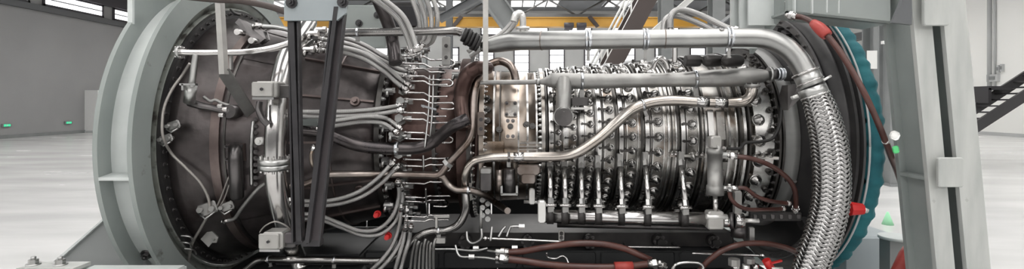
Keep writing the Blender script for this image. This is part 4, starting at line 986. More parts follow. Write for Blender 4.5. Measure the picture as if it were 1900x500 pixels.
pipe('dark_arch', 'wide dark brown arch duct wrapping the combustor flange', 'duct', [(905, 126, .05, 11), (882, 128, .06, 13), (866, 142, .07, 14), (857, 170, .08, 14), (856, 205, .08, 13), (862, 240, .07, 12)], 13, 'combustor_metal', sides=18)
rt, pts, rr = pipe('black_pipe', 'thick black pipe bending up to the combustor flange', 'pipe', [(560, 243, .10, 10), (600, 247, .11, 11), (630, 258, .12, 11.5), (660, 269, .13, 11.5), (700, 275, .14, 11.5), (760, 276, .15, 11.5), (790, 271, .15, 11.5), (815, 255, .15, 11.5), (838, 236, .14, 11.5), (868, 221, .10, 11)], 11.5, 'black_pipe', sides=22, clamps=(738,), cw=.5, foot=False)
# upright plates and blocks around the fork
def plate(name, label, px0, py0, px1, py1, k, m, th=.012, hole=True, cat='bracket'):
    c = pt((px0 + px1) / 2, (py0 + py1) / 2, k); w = (px1 - px0) / F * c.y; h = (py1 - py0) / F * c.y
    r = root(name, c - Vector((0, 0, h / 2)), label, cat); part(r, 'plate', MB().bbox(c, (w, th, h), min(w, h) * .12), m)
    if hole: place(r, 'bolt', B_small, frame_z(c + Vector((0, -th / 2, h * .18)), (0, -1, 0))); place(r, 'bolt', B_small, frame_z(c + Vector((0, -th / 2, -h * .22)), (0, -1, 0)))
    part(r, 'standoff', MB().cyl(c, c + Vector((0, .004 if py0 == 324 else .055, 0)), min(w, h) * .2, n=10), 'dark_steel')
    return r
plate('clip_bracket', 'pale bracket plate behind the lower fork of Y-shaped pipe', 859, 324, 876, 373, .112, 'box_metal', .006, False)
plate('clip_bracket', 'grey flat plate hanging from air pipe before the thin tubes', 820, 68, 836, 122, .20, 'dull_cast')
plate('clip_bracket', 'small pale bracket plate left of the dark tank seam', 1036, 427, 1047, 447, 2.95, 'box_metal')
plate('clip_bracket', 'angled brown bracket plate right of Y-shaped pipe', 886, 208, 899, 252, .14, 'tarnished_steel')
plate('upright_strip', 'tall thin grey strip crossing before the silver duct end', 896, -20, 906, 152, 2.66, 'box_metal', .01, False, 'strip')
sb = root('servo_block', S(910, 330, .05), 'dark grey valve block with lighter top beside bracket plate', 'valve')
c = S(902, 335, .125); part(sb, 'body', MB().bbox(c, (.065, .07, .12), .008), 'dark_steel'); part(sb, 'top_cap', MB().bbox(c + Vector((0, -.01, .06)), (.066, .075, .03), .006), 'dull_cast')
c2 = S(945, 345, .12); part(sb, 'cylinder', MB().cyl(c2 + Vector((0, 0, .10)), c2 + Vector((0, 0, -.04)), .036, n=18), 'dark_steel'); part(sb, 'yoke_ring', MB().box(c2 + Vector((0, -.03, -.045)), (.10, .03, .012)).box(c2 + Vector((-.045, -.03, -.02)), (.012, .03, .05)).box(c2 + Vector((.045, -.03, -.02)), (.012, .03, .05)), 'satin_steel')
c3 = S(926, 340, .10); part(sb, 'rear_cylinder', MB().cyl(c3 + Vector((0, 0, .08)), c3 + Vector((0, 0, -.06)), .026, n=14), 'tarnished_steel')
for i in range(6):
    q = S(895 + (i % 2) * 10, 372 + i * 7, .06); place(sb, 'bolt', B_mid, frame_z(q, (0, -1, 0)))
part(sb, 'lower_rod', MB().cyl(S(893, 385, .08), S(892, 432, .10), .010, n=10), 'dull_cast')
br_ = root('pivot_bracket', S(985, 335, .05), 'brownish cast pivot bracket with white link under the rear casing', 'bracket')
c = S(980, 315, .10); part(br_, 'cast_lug', MB().bbox(c, (.15, .08, .06), .015).bbox(c + Vector((0, -.01, -.05)), (.09, .07, .06), .01), 'tarnished_steel')
part(br_, 'link', MB().bbox(S(987, 365, .12), (.036, .03, .10), .008), 'white_fit', 'pale vertical link'); part(br_, 'pin', MB().cyl(S(972, 375, .09), S(1004, 376, .09), .011, n=12), 'white_fit')
# ------------------------------------------------------------------ vane actuation shaft
KD = 2.95
sh = root('actuation_shaft', P(1010, 415, KD), 'bright horizontal torque shaft with dark lever collars under the compressor', 'shaft')
a, b = P(1003, 401, KD), P(1322, 408, KD - .12); ax = (b - a).normalized()
part(sh, 'shaft', MB().cyl(a, b, .039, n=26), 'bright_steel'); part(sh, 'end_crank', MB().bbox((P(1005, 393, KD - .02)), (.045, .05, .13), .01), 'white_fit', 'pale crank arm on the shaft end')
part(sh, 'under_rail', MB().cyl(a + Vector((.1, .05, -.06)), b + Vector((0, .05, -.055)), .02, n=12), 'dark_steel')
rodx = [(1020, 300, 1022), (1047, 300, 1050), (1078, 303, 1081), (1109, 303, 1113), (1150, 300, 1156), (1197, 297, 1204), (1263, 297, 1271)]
for tx, ty, bx in rodx:
    k = (bx - 1003) / 319; c = a.lerp(b, k)
    cl = part(sh, 'lever_collar', MB().cyl(c - ax * .020, c + ax * .018, .046, n=22), 'gear_dark'); part(cl, 'lever_fork', MB().bbox(c + Vector((0, -.02, .045)), (.036, .03, .05), .006), 'dull_cast'); part(cl, 'fork_pin', MB().cyl(c + Vector((-.032, -.03, .068)), c + Vector((.032, -.03, .068)), .010, n=10), 'bright_steel')
lab = ['first', 'second', 'third', 'fourth', 'fifth', 'sixth', 'seventh']
for i, (tx, ty, bx) in enumerate(rodx):
    k = (bx - 1003) / 319; c = a.lerp(b, k) + Vector((0, -.03, .075)); top = S(tx, ty, .085)
    r = root('link_rod', c, 'bright vertical link rod above torque shaft, %s from its pale crank arm' % lab[i], 'rod', 'vane link rods')
    d = (top - c); part(r, 'rod', MB().cyl(c + d * .12, c + d * .86, .0145, n=14), 'bright_steel')
    part(r, 'lower_nut', MB().cyl(c, c + d * .12, .018, n=6, smooth=False), 'satin_steel'); part(r, 'upper_eye', MB().cyl(c + d * .86, top, .019, n=6, smooth=False).box(top + Vector((0, 0, .02)), (.03, .03, .05)), 'dull_cast')
ac = root('actuator', P(1326, 395, 2.8), 'grey hydraulic actuator cylinder standing on the shaft block', 'actuator')
t0, t1 = P(1326, 276, 2.80), P(1327, 362, 2.80)
part(ac, 'cylinder', MB().tube([t0 + Vector((0, 0, .0)), t0, t0.lerp(t1, .12), t0.lerp(t1, .12), t0.lerp(t1, .80), t0.lerp(t1, .80), t1], [.038, .044, .044, .040, .040, .046, .046], 24), 'dull_cast')
part(ac, 'head', MB().bbox(t0 + Vector((0, 0, .035)), (.06, .06, .07), .01), 'box_metal'); part(ac, 'piston_rod', MB().cyl(t1, P(1328, 396, 2.80), .014, n=12), 'bright_steel')
ft = P(1325, 408, 2.80); part(ac, 'clevis_block', MB().bbox(ft, (.085, .06, .10), .008), 'box_metal'); part(ac, 'clevis_pin', MB().cyl(ft + Vector((-.05, -.02, .02)), ft + Vector((.06, -.02, .02)), .014), 'white_fit')
part(ac, 'port', MB().cyl(P(1340, 288, 2.79), P(1358, 288, 2.77), .016, n=6, smooth=False), 'satin_steel'); part(ac, 'port', MB().cyl(P(1340, 350, 2.79), P(1362, 350, 2.77), .014, n=6, smooth=False), 'satin_steel')
jb = root('bearing_journal', P(1365, 418, 2.8), 'stepped bright bearing journal with stub shaft right of actuator', 'bearing')
for x0, x1, r, m in ((1338, 1354, .036, 'bright_steel'), (1354, 1362, .046, 'dark_steel'), (1362, 1380, .040, 'bright_steel'), (1380, 1408, .012, 'white_fit')):
    part(jb, 'journal_step' if r > .02 else 'stub_shaft', MB().cyl(P(x0, 410, 2.82), P(x1, 410.5, 2.81), r, n=24), m)
part(jb, 'upright', MB().bbox(P(1368, 378, 2.84), (.04, .03, .14), .006), 'box_metal'); part(jb, 'lower_body', MB().cyl(P(1370, 415, 2.85), P(1370, 440, 2.85), .04, n=16), 'dark_steel')
part(jb, 'stay_plate', MB().bbox(P(1394, 437, 2.85), (.03, .02, .09), .005), 'dull_cast')
# valve clusters between hoses and tubes
def valve(label, px, py, s, k, red=False, m='satin_steel'):
    c = pt(px, py, k)
    for _ in range(40):
        if clear_need(c, s * 1.7, label) <= 0: break
        c = P(px, py, c.y - .008)
    reg([c, c + Vector((s, 0, 0)), c - Vector((s * .7, 0, s))], [s, s, s * .6], label)
    r = root('nozzle_valve', c - Vector((0, 0, s)), label, 'valve', 'nozzle valves')
    part(r, 'body', MB().cyl(c + Vector((-s, 0, 0)), c + Vector((s * .6, 0, 0)), s * .55, n=6, smooth=False), m); part(r, 'nut', MB().cyl(c + Vector((s * .6, 0, 0)), c + Vector((s * 1.3, 0, 0)), s * .75, n=6, smooth=False), 'bright_steel')
    part(r, 'elbow', MB().tube([c + Vector((-s * .6, 0, 0)), c + Vector((-s * .7, -s * .3, -s * .7)), c + Vector((-s * .8, 0, -s * 1.5))], s * .38, 10), m); part(r, 'mount', MB().box(c + Vector((-s * .2, s * .9, -s * .2)), (s * 1.6, s * 1.2, s * 1.8)), 'dark_steel')
for i, (px, py) in enumerate(((724, 168), (716, 236), (716, 298), (722, 344), (720, 382), (745, 92), (742, 110), (730, 250), (772, 104), (790, 92), (846, 118), (846, 138))):
    valve('small steel nozzle valve %s' % ('below the fanning braided hoses', 'above the black pipe at its lowest sag', 'just under black pipe, by the clamp', 'under the long tarnished pipe run', 'near the upper red plug', 'beneath the air pipe, higher one', 'beneath the air pipe, lower one', 'tucked behind the black pipe clamp', 'where the grey hose pair ends', 'under the pale hoses, touching the air pipe', 'right of the hanging flat plate, upper one', 'right of the hanging flat plate, lower one')[i], px, py, .024, .10)
for i, (px, py) in enumerate(((580, 62), (595, 55), (588, 88), (560, 212), (572, 92))):
    valve('bright hose connector %s' % ('in the cluster left of the slanted channel, upper', 'touching the slanted channel below the head plate', 'in the cluster left of the slanted channel, lowest', 'on the level hose pair between the channels', 'in the cluster left of the slanted channel, middle')[i], px, py, .026, .14, m='bright_steel')
# ------------------------------------------------------------------ hoses
def hose(label, ctrl, r, m='braid_hose', ends=True, group=None, name='braided_hose', **k): return pipe(name, label, 'hose', ctrl, r, m, group, ends=ends, **k)
G = 'braided hoses over the turbine casing'
def strands(labels, ctrl, r, offs, **k):
    for lb, (dx, dy) in zip(labels, offs): hose(lb, [(c[0] + dx, c[1] + dy) + tuple(c[2:]) for c in ctrl], r, group=G, **k)
strands(['upper strand of braided hose pair level with the upper junction box', 'lower strand of braided hose pair level with the upper junction box'], [(548, 212, .12), (600, 212, .12), (650, 211, .13), (700, 207, .13), (738, 201, .12)], 3.9, ((0, -4.3), (2, 4.6)))
strands(['upper strand of braided hose pair arching above the black pipe', 'lower strand of braided hose pair arching above the black pipe'], [(600, 232, .08), (640, 226, .10), (680, 221, .12), (715, 224, .12), (738, 240, .10)], 3.9, ((0, -4.5), (-4, 5.5)))
strands(['outer strand of braided hose pair rising to middle nozzle', 'inner strand of braided hose pair rising to middle nozzle'], [(545, 376, .10), (590, 378, .11), (630, 374, .13), (670, 360, .15), (705, 335, .15), (730, 308, .11)], 3.9, ((4, 4), (-4, -4)))
strands(['outer strand of braided hose pair sagging above lower red plug', 'inner strand of braided hose pair sagging above lower red plug'], [(540, 402, .10), (590, 404, .11), (630, 418, .13), (670, 433, .15), (705, 430, .16), (732, 405, .16), (743, 370, .14), (742, 346, .10)], 3.9, ((3, 4.5), (-3, -4.5)))
strands(['left strand of braided hose pair leaving bottom edge beside lower red plug', 'right strand of braided hose pair leaving bottom edge beside lower red plug'], [(690, 505, .14), (715, 480, .16), (735, 450, .17), (746, 415, .16), (748, 388, .12)], 3.8, ((-4, 0), (6, 4)))
strands(['left strand of steep braided hose pair below the thin fuel tubes', 'right strand of steep braided hose pair below the thin fuel tubes'], [(735, 510, .15), (743, 480, .17), (752, 450, .17), (756, 425, .13)], 3.8, ((-4, 0), (6, 0)))
strands(['topmost of three braided hoses fanning from yoke to upper nozzles', 'middle of three braided hoses fanning from yoke to upper nozzles', 'lowest of three braided hoses fanning from yoke to upper nozzles'], [(600, 70, .12), (640, 76, .14), (675, 88, .16), (710, 108, .16), (740, 124, .14), (764, 131, .10)], 4.2, ((0, -5), (-3, 3), (-8, 11)))
strands(['upper of two long braided hoses ending beside the highest nozzle boss', 'lower of two long braided hoses ending beside the highest nozzle boss'], [(600, 86, .10), (640, 90, .12), (680, 102, .14), (715, 124, .14), (740, 146, .12), (754, 157, .08)], 4.2, ((0, -1), (-4, 8)))
strands(['left strand of grey hose pair hanging from lifting beam', 'right strand of grey hose pair hanging from lifting beam'], [(690, -10, 2.6), (715, 8, 2.62), (742, 32, 2.66), (758, 62, 2.7), (768, 92, 2.74)], 5, ((-4, 3), (5, -3)))
hose('fat dark brown hose dropping behind air pipe', [(692, -20, 2.9), (708, 15, 2.95), (722, 50, 3.0), (730, 85, 3.05), (734, 118, 3.05)], 12, 'black_pipe', False, name='dark_hose')
for i, (x, lb) in enumerate(((763, 'leftmost'), (776, 'second from left'), (789, 'third from left'), (801, 'rightmost'))):
    hose('%s of four pale hoses dropping into the combustor top' % lb, [(x - 4, -15, 2.85), (x + 8, 15, 2.87), (x + 16 - i * 2, 45, 2.9), (x + 14 - i * 4, 75, 2.95), (x - 2 - i * 2, 90 - i * 3, 3.0)], 4.6, group='hoses above the combustor')
hose('braided hose climbing to the white elbow, upper of two', [(868, 96, 2.96), (895, 78, 2.98), (925, 66, 2.98), (948, 44, 2.98), (956, 30, 2.98)], 4.2, ends=False)
hose('braided hose climbing to the white elbow, lower of two', [(872, 105, 3.0), (905, 84, 3.02), (935, 66, 3.02), (955, 45, 3.0), (960, 33, 2.99)], 4, ends=False)
rt, pts, rr = pipe('elbow_pipe', 'white elbow pipe standing on the silver duct', 'elbow', [(953, 40, 2.97), (957, 27, 2.96), (966, 25, 2.96), (970, 36, 2.96), (970, 62, 2.96)], 6, 'white_fit', sides=14)
part(rt, 'collar', MB().cyl(P(970, 50, 2.96), P(970, 56, 2.96), .04, n=20), 'white_fit')
strands(['front strand of steel hose pair arching beyond the silver duct', 'rear strand of steel hose pair arching beyond the silver duct'], [(1236, 66, 2.95), (1236, 38, 2.95), (1248, 25, 2.95), (1268, 26, 2.95), (1300, 38, 2.95), (1335, 55, 2.93), (1352, 62, 2.92)], 5.6, ((-4, 5), (8, -6)))
rt, pts, rr = pipe('riser_pipe', 'upright silver riser seen through the gap below the duct', 'pipe', [(1252, 62, 2.88), (1252, 90, 2.88), (1252, 116, 2.88)], 5, 'bright_steel')
pipe('arch_pipe', 'bright hoop pipe between the silver duct and cast manifold', 'pipe', [(1212, 128, 3.0), (1217, 114, 2.99), (1226, 108, 2.99), (1235, 114, 2.99), (1240, 128, 3.0)], 4.5, 'bright_steel')
for i, x in enumerate((1285, 1322, 1359)):
    pipe('dark_cylinder', ('dark ribbed cylinder behind manifold, leftmost of three', 'dark ribbed cylinder behind manifold, middle of three', 'dark ribbed cylinder behind manifold, rightmost of three')[i], 'cylinder', [(x - 14, 113, 2.98, 8), (x - 11, 113, 2.98, 11), (x + 11, 113, 2.98, 11), (x + 14, 113, 2.98, 8)], 11, 'gear_dark', sides=18)
# maroon hoses
MG = 'maroon hydraulic hoses'
def mh(lb, ctrl, r, ends=True, **k): return hose(lb, ctrl, r, 'maroon_hose', ends, MG, 'hydraulic_hose', **k)
mh('maroon hose arching from actuator top port to the inlet', [(1362, 290, 2.74), (1395, 295, 2.72), (1430, 308, 2.72), (1460, 330, 2.76), (1475, 355, 2.82), (1476, 388, 2.9)], 4.5)
mh('maroon hose dipping from actuator lower port', [(1364, 350, 2.74), (1383, 350, 2.73), (1402, 364, 2.74), (1430, 374, 2.78), (1462, 378, 2.88)], 3.8)
mh('maroon hose looping below actuator lower port', [(1354, 352, 2.76), (1356, 368, 2.74), (1372, 384, 2.73), (1400, 390, 2.76), (1452, 388, 2.88)], 3.8)
mh('upper maroon hose bowing along bottom of the tank', [(938, 469, 2.9), (965, 468, 2.88), (1010, 460, 2.84), (1060, 453, 2.82), (1110, 453, 2.82), (1155, 461, 2.82), (1195, 478, 2.82), (1225, 492, 2.85)], 6)
mh('lower maroon hose running along the bottom edge', [(936, 481, 2.86), (970, 485, 2.84), (1020, 492, 2.82), (1080, 496, 2.80), (1150, 496, 2.80), (1210, 490, 2.82)], 6.5)
mh('maroon hose arching at bottom right below the stub shaft', [(1298, 505, 2.84), (1312, 487, 2.82), (1340, 466, 2.80), (1375, 454, 2.80), (1415, 452, 2.82), (1450, 458, 2.86), (1478, 468, 2.92)], 5.2)
single('hose_sleeve', MB().cyl(P(1140, 496, 2.79), P(1174, 495, 2.79), .026, n=16), 'red_sleeve', 'red sleeve on lower maroon hose', 'sleeve')
rt, pts, rr = mh('long maroon hose hanging down across the teal cover', [(1472, 30, 2.62), (1490, 33, 2.58), (1512, 45, 2.5), (1545, 78, 2.42), (1580, 130, 2.36), (1612, 190, 2.32), (1640, 255, 2.42), (1656, 298, 2.56), (1672, 340, 2.68), (1690, 400, 2.74)], 5.4, 'start')
i = near_y(pts, 264); clamp_part(rt, pts[i], tang(pts, i), rr[i], rr[i] * .7, 'white_fit', False)
part(rt, 'red_sleeve', MB().tube([pts[near_y(pts, y)] for y in (42, 48, 54, 60, 66)], [.020, .026, .028, .028, .024], 14), 'red_sleeve', 'bright red protective sleeve')
q = P(1660, 252, 2.36); single('hang_tag', MB().bbox(q, (.04, .004, .04), .01, Matrix.Rotation(R(25), 3, 'Y')), 'paper', 'white paper tag hanging by the long maroon hose', 'tag')
q = P(1662, 278, 2.36); single('hang_tag', MB().bbox(q, (.028, .004, .034), .006, Matrix.Rotation(R(-12), 3, 'Y')), 'green_tag', 'green tag hanging by the long maroon hose', 'tag')
# ------------------------------------------------------------------ thin fuel tubes over the combustor
rows = [104, 118, 127, 141, 150, 172, 184, 209, 221, 246, 258, 296, 308, 340, 366, 374, 402, 410]
words = ['topmost', 'second', 'third', 'fourth', 'fifth', 'sixth', 'seventh', 'eighth', 'ninth', 'tenth', 'eleventh', 'twelfth', 'thirteenth', 'fourteenth', 'fifteenth', 'sixteenth', 'seventeenth', 'lowest']
for i, y in enumerate(rows):
    r2 = random.Random(i); x0 = 752 + r2.randint(-6, 4); x1 = 832 + r2.randint(-6, 8); s = (7 if y < 265 else -2); hook = i % 3 == 0
    c = [(x0, y, .07), (778, y + 1, .08), (787, y + 1.5, .08), (797, y + s, .08), (806, y + s + .5, .08), (x1 - 4, y + s, .08), (x1, y + s + 1, .08)]
    if hook: c += [(x1 + 5, y + s + 5, .08), (x1 + 3, y + s + 11, .08), (x1 - 6, y + s + 12, .08), (x1 - 22, y + s + 11, .08)]
    pipe('fuel_tube', 'thin bright fuel tube crossing the combustor, %s of the ladder of tubes%s' % (words[i], ', with hooked end' if hook else ''), 'tube', c, 1.7, 'bright_steel', 'thin fuel tubes', n=4, sides=8, ends='start')
for lb, x0, x1, y0, y1 in (('left', 797, 788, 140, 275), ('right', 804, 796, 140, 275)):
    pipe('tube_rail', '%s slender upright rail holding upper thin fuel tubes' % lb, 'rail', [(x0, y0, .09), (x0 - 2, (y0 + y1) / 2, .095), (x1, y1, .09)], 1.8, 'satin_steel', sides=8)
for lb, x0, x1, y0, y1 in (('left', 785, 786, 288, 318), ('right', 790, 794, 350, 405)):
    pipe('tube_rail', '%s slender upright rail holding lower thin fuel tubes' % lb, 'rail', [(x0, y0, .09), (x0 + 1, (y0 + y1) / 2, .095), (x1, y1, .09)], 1.8, 'satin_steel', sides=8)
cw = root('tube_clip', S(790, 200, .09), 'small pale clip joining the upper thin fuel tubes', 'clip'); c = S(796, 200, .10)
part(cw, 'strap', MB().obox(c, (.045, 0, -.012), (0, .008, 0), (0, 0, .006)), 'zinc'); part(cw, 'screw', MB().cyl(c + Vector((-.03, -.005, .008)), c + Vector((-.03, -.02, .008)), .009, n=6, smooth=False), 'zinc')
tr_ = root('bracket_tray', S(825, 405, .09), 'folded pale bracket around the drain pipe clamp', 'bracket'); c = S(820, 408, .14)
part(tr_, 'top_leaf', MB().box(c + Vector((0, 0, .02)), (.09, .04, .01)), 'box_metal'); part(tr_, 'side_leaf', MB().box(c + Vector((-.03, 0, -.015)), (.012, .04, .06)), 'box_metal'); part(tr_, 'lower_leaf', MB().box(S(817, 446, .12), (.06, .04, .03)), 'box_metal')
for px, py, lb in ((699, 399, 'upper red plastic plug among the braided hoses'), (719, 440, 'lower red plastic plug among the braided hoses')):
    c = S(px, py, .07); r = root('blanking_plug', c - Vector((0, 0, .02)), lb, 'plug'); part(r, 'plug_body', MB().cyl(c + Vector((0, .03, .0)), c + Vector((0, -.03, 0)), .016, .013, n=14), 'red_plastic'); part(r, 'flange', MB().cyl(c + Vector((0, .012, 0)), c + Vector((0, .03, 0)), .021, n=16), 'red_plastic')
c = S(618, 258, .03); gp = root('grey_panel', S(578, 262, .03), 'flat grey panel between the two yoke channels', 'panel'); c = S(578, 230, .07)
part(gp, 'sheet', MB().bbox(c + Vector((0, .02, .0)), (.14, .010, .075), .008), 'grey_paint_clean'); part(gp, 'mount', MB().cyl(c + Vector((0, .02, 0)), c + Vector((0, .055, 0)), .02), 'dark_steel')
pipe('loop_tube', 'small copper-toned loop tube between the yoke channels', 'tube', [(580, 277, .08), (577, 290, .09), (579, 305, .09), (586, 315, .06)], 3.2, 'case_tan', ends='start')
# ------------------------------------------------------------------ left end: harness, linkage, brackets
hose('grey wiring harness snaking down along the exhaust flange', [(352, 118, 2.70), (338, 140, 2.72), (320, 165, 2.68), (306, 195, 2.65), (301, 225, 2.63), (303, 255, 2.63), (318, 285, .03), (345, 312, .03), (372, 340, .04), (387, 370, .05), (387, 395, .06), (372, 425, .06), (356, 455, .06), (346, 505, .06)], 2.6, 'wire_grey', False, name='wiring_cable', sides=8)
pipe('wiring_cable', 'thin wire pair dropping from elbow port to the bracket', 'cable', [(428, 322, .06), (422, 335, .06), (412, 362, .05), (402, 385, .05)], 1.5, 'wire_grey', sides=6)
pipe('wiring_cable', 'second thin wire beside the wire pair below elbow port', 'cable', [(434, 324, .07), (426, 342, .07), (418, 365, .06), (408, 385, .05)], 1.3, 'wire_grey', sides=6)
lk = root('vane_linkage', S(395, 200, .05), 'dark cast linkage arm with bright joints near the hanging bar', 'linkage')
pts, rr = path([(352, 190, .06, 8), (370, 196, .07, 7), (395, 201, .07, 6), (415, 205, .07, 7), (432, 206, .06, 10)], 7); part(lk, 'arm', MB().tube(pts, rr, 12), 'dark_steel')
pts, rr = path([(378, 180, .06, 3), (390, 188, .07, 3), (400, 186, .07, 3), (412, 192, .07, 3), (425, 196, .07, 3)], 3); part(lk, 'upper_rod', MB().tube(pts, rr, 10), 'dull_cast')
h = S(430, 207, .06); part(lk, 'hub', MB().cyl(h + Vector((0, .05, 0)), h + Vector((0, -.03, 0)), .036, n=20), 'dark_steel', 'round dark hub')
for px, py in ((409, 197), (411, 214), (418, 203)): q = S(px, py, .09); part(lk, 'joint', MB().cyl(q + Vector((-.012, 0, 0)), q + Vector((.012, 0, 0)), .012, n=6, smooth=False), 'bright_steel')
def cluster(name, label, px, py, k, cat='bracket', m='dull_cast', s=1.0):
    c = pt(px, py, k); r = root(name, c - Vector((0, 0, .03)), label, cat)
    part(r, 'plate', MB().bbox(c, (.07 * s, .012, .045 * s), .008, Matrix.Rotation(R(-20), 3, 'Y')), m)
    for q in (-1, 1): part(r, 'lug', MB().cyl(c + Vector((.022 * q * s, .02, .004 * q)), c + Vector((.022 * q * s, -.025, .004 * q)), .010 * s, n=12), 'dull_cast')
    part(r, 'clip', MB().tube([c + Vector((-.03 * s, -.01, -.02)), c + Vector((0, -.02, -.035 * s)), c + Vector((.03 * s, -.01, -.015))], .005, 8), 'satin_steel'); return r
cluster('wire_bracket', 'pale sensor bracket on the exhaust flange above the harness bend', 322, 233, .06)
cluster('wire_bracket', 'pale clip bracket where harness crosses the exhaust flange', 308, 258, .05)
cluster('wire_bracket', 'bracket with two round lugs at foot of the wire pair', 385, 388, .05, s=1.5)
cluster('wire_bracket', 'bracket with two lugs beside the drain tube end', 421, 384, .06, s=1.1)
hg = root('hanging_plate', S(390, 440, .05), 'loose angular bracket plate dangling below the harness bracket', 'bracket'); c = S(391, 441, .05)
part(hg, 'plate', MB().prism([c + Vector(v) for v in ((-.055, -.005, -.01), (-.01, -.005, -.055), (.01, -.005, -.03), (.035, -.005, -.03), (.045, -.005, .0), (.01, -.005, .035), (-.02, -.005, .03))], (0, .008, 0)), 'box_metal'); part(hg, 'stud', MB().cyl(c + Vector((.02, -.005, -.01)), c + Vector((.02, -.02, -.01)), .009), 'satin_steel')
for i, (px, py) in enumerate(((346, 438), (344, 450), (352, 462))):
    pipe('wire_clip', 'small bent wire clip at lower left of casing, %s' % ('top', 'middle', 'bottom')[i], 'clip', [(px - 10, py, .05), (px, py + 1, .06), (px + 8, py + 3, .06), (px + 12, py + 10, .05)], 1.6, 'satin_steel', 'wire clips at the lower left', sides=6)
lv = root('lever_assembly', S(478, 65, .08), 'dark forked lever with two rollers on top of the turbine casing', 'lever')
for d in (0, .05):
    o = Vector((0, d, 0)); part(lv, 'cheek', MB().prism([S(436, 42, .08) + o, S(443, 34, .09) + o, S(488, 58, .10) + o, S(492, 72, .09) + o, S(478, 82, .08) + o, S(468, 72, .08) + o], (0, .012, 0)), 'dark_steel')
for px, py in ((443, 60), (469, 76)): q = S(px, py, .12); part(lv, 'roller', MB().cyl(q + Vector((0, .05, 0)), q + Vector((0, -.02, 0)), .018, n=16), 'bright_steel')
pts, rr = path([(428, 18, .06, 2), (436, 25, .08, 2.5), (448, 28, .09, 3)], 2.5); part(lv, 'hook', MB().tube(pts, rr, 8), 'dark_steel')
# ------------------------------------------------------------------ bottom rods and tubes
def rod(label, x0, y0, x1, y1, k, r, m='bright_steel', **kw): return pipe('tie_rod', label, 'rod', [(x0, y0, k), ((x0 + x1) / 2, (y0 + y1) / 2, k), (x1, y1, k)], r, m, **kw)
rod('thin bright tie rod under servo block, pointing right', 902, 443, 1042, 449, 2.95, 2.4, ends='start')
rod('thin bright tie rod below middle of the torque shaft', 1162, 459, 1262, 460, 3.225, 2.2)
tr2 = [o for o in bpy.data.objects if o.get('label') == 'thin bright tie rod below middle of the torque shaft'][0]
for px in (1166, 1258): q = P(px, 460, 3.225); part(tr2, 'foot', MB().box(q + Vector((0, .057, -.004)), (.016, .10, .012)), 'dark_steel')
rod('thin bright tie rod below the actuator', 1284, 471, 1412, 475, 2.9, 2.4, ends='end')
cr_ = root('tube_cross', P(900, 470, 2.95), 'cluster of small bright tube crosses feeding the maroon hoses', 'manifold')
for c0 in ([(800, 463, .14), (840, 463, 3.0), (880, 466, 2.95), (905, 461, 2.95)], [(845, 455, 3.0), (852, 475, 2.97), (870, 478, 2.95), (900, 479, 2.92), (930, 484, 2.88)], [(866, 430, 3.0), (868, 446, 2.98), (878, 452, 2.97), (893, 443, 2.96), (893, 425, 2.96)], [(905, 466, 2.93), (920, 468, 2.92), (936, 469, 2.9)], [(910, 448, 2.95), (912, 430, 2.96), (913, 422, 2.97)], [(925, 440, 2.95), (932, 428, 2.96), (938, 421, 2.97)], [(940, 440, 2.95), (946, 424, 2.96), (950, 421, 2.96), (968, 421, 2.96)]):
    pts, rr = path(c0, 2.4); pts = settle(pts, rr, 'tube cross'); part(cr_, 'tube', MB().tube(pts, rr, 8), 'satin_steel')
for px, py, r in ((875, 477, .014), (925, 468, .016), (925, 482, .022), (955, 460, .012), (883, 461, .012), (968, 421, .016)):
    q = P(px, py, 2.9); part(cr_, 'union_nut', MB().cyl(q - Vector((.016, 0, 0)), q + Vector((.016, 0, 0)), r, n=6, smooth=False), 'white_fit')
pipe('hook_tube', 'small bright hooked tube between the bottom maroon hoses', 'tube', [(1014, 470, 2.9), (1016, 478, 2.9), (1030, 481, 2.9), (1044, 476, 2.9), (1052, 482, 2.88), (1056, 494, 2.86)], 2, 'bright_steel', sides=8)
for i in range(7):
    x = 766 + i * 6; dx = (-9, -5, -2, 1, 3, 3, 4)[i]
    pipe('bundle_tube', 'vertical steel tube in bottom bundle below drain pipe, %s' % ('leftmost', 'second from left', 'third from left', 'middle', 'third from right', 'second from right', 'rightmost')[i], 'tube', [(x + 6, 444 + (i % 3) * 4, .10), (x + 3, 455, .13), (x + 1 + dx * .3, 475, .14), (x + dx * .6, 508, .14)], 2.6, 'dull_cast', 'bundle of vertical tubes', n=4, sides=8)
pipe('lift_ring', 'bright steel ring lying at the bottom edge by hose end', 'ring', [(1248, 502, 2.8), (1254, 492, 2.8), (1272, 488, 2.8), (1295, 489, 2.8), (1304, 496, 2.8), (1302, 505, 2.8)], 3, 'bright_steel')
cn = root('connector_block', P(1380, 500, 2.8), 'cluster of bright hydraulic connectors at the bottom edge', 'connector')
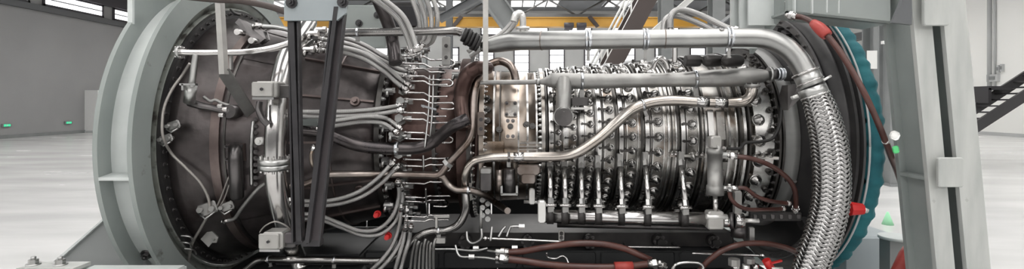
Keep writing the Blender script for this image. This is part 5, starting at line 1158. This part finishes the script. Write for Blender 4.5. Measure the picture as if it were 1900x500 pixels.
for px, py, w, h, m in ((1362, 487, 22, 12, 'box_metal'), (1390, 484, 20, 9, 'dull_cast'), (1365, 498, 14, 14, 'bright_steel'), (1384, 500, 14, 16, 'white_fit'), (1402, 498, 12, 14, 'bright_steel')):
    q = P(px, py, 2.8); W = w / F * 2.8; H_ = h / F * 2.8; part(cn, 'connector', MB().cyl(q - Vector((0, 0, H_ / 2)), q + Vector((0, 0, H_ / 2)), W / 2, n=12 if w < 16 else 8, smooth=w < 16), m)
part(cn, 'base', MB().box(P(1382, 512, 2.85), (.2, .12, .05)), 'dark_steel')
rv = root('red_coupling', P(1430, 500, 2.78), 'red quick coupling at bottom edge right of the connectors', 'coupling'); q = P(1428, 490, 2.78)
part(rv, 'body', MB().cyl(q + Vector((-.02, 0, .02)), q + Vector((.02, 0, -.05)), .022, n=12), 'red_plastic'); part(rv, 'lever', MB().obox(q + Vector((.025, -.02, .015)), (.03, 0, .008), (0, .008, 0), (0, 0, .004)), 'red_plastic'); part(rv, 'pin', MB().cyl(q + Vector((.0, -.02, -.02)), q + Vector((.06, -.02, -.02)), .007), 'white_fit')
pb_ = root('panel_strip', S(1440, 402, .03), 'dark bracket strip with slots under the inlet casing', 'strip'); q = P(1438, 402, 2.95)
part(pb_, 'strip', MB().bbox(q, (.30, .02, .05), .006), 'gear_dark')
for i in range(6): part(pb_, 'slot', MB().bbox(q + Vector((-.12 + i * .05, -.012, 0)), (.022, .006, .028), .004), 'dark_steel')
pipe('ignition_cable', 'black ignition cable draped over the front compressor flange', 'cable', [(1452, 168, .06), (1450, 200, .06), (1447, 230, .06), (1438, 252, .06), (1425, 261, .06), (1400, 264, .06), (1382, 266, .06), (1372, 276, .06), (1345, 276, .06)], 3, 'black_rubber', ends='end', sides=10)
wd = root('wedge_bracket', S(1470, 195, .1), 'dark wedge bracket with pale pin left of braided hose', 'bracket')
part(wd, 'wedge', MB().prism([P(1462, 158, 2.72), P(1482, 156, 2.70), P(1490, 178, 2.70), P(1462, 205, 2.76), P(1456, 180, 2.76)], (0, .06, 0)), 'dark_steel'); part(wd, 'pin', MB().cyl(P(1468, 183, 2.68), P(1481, 178, 2.66), .010), 'white_fit')
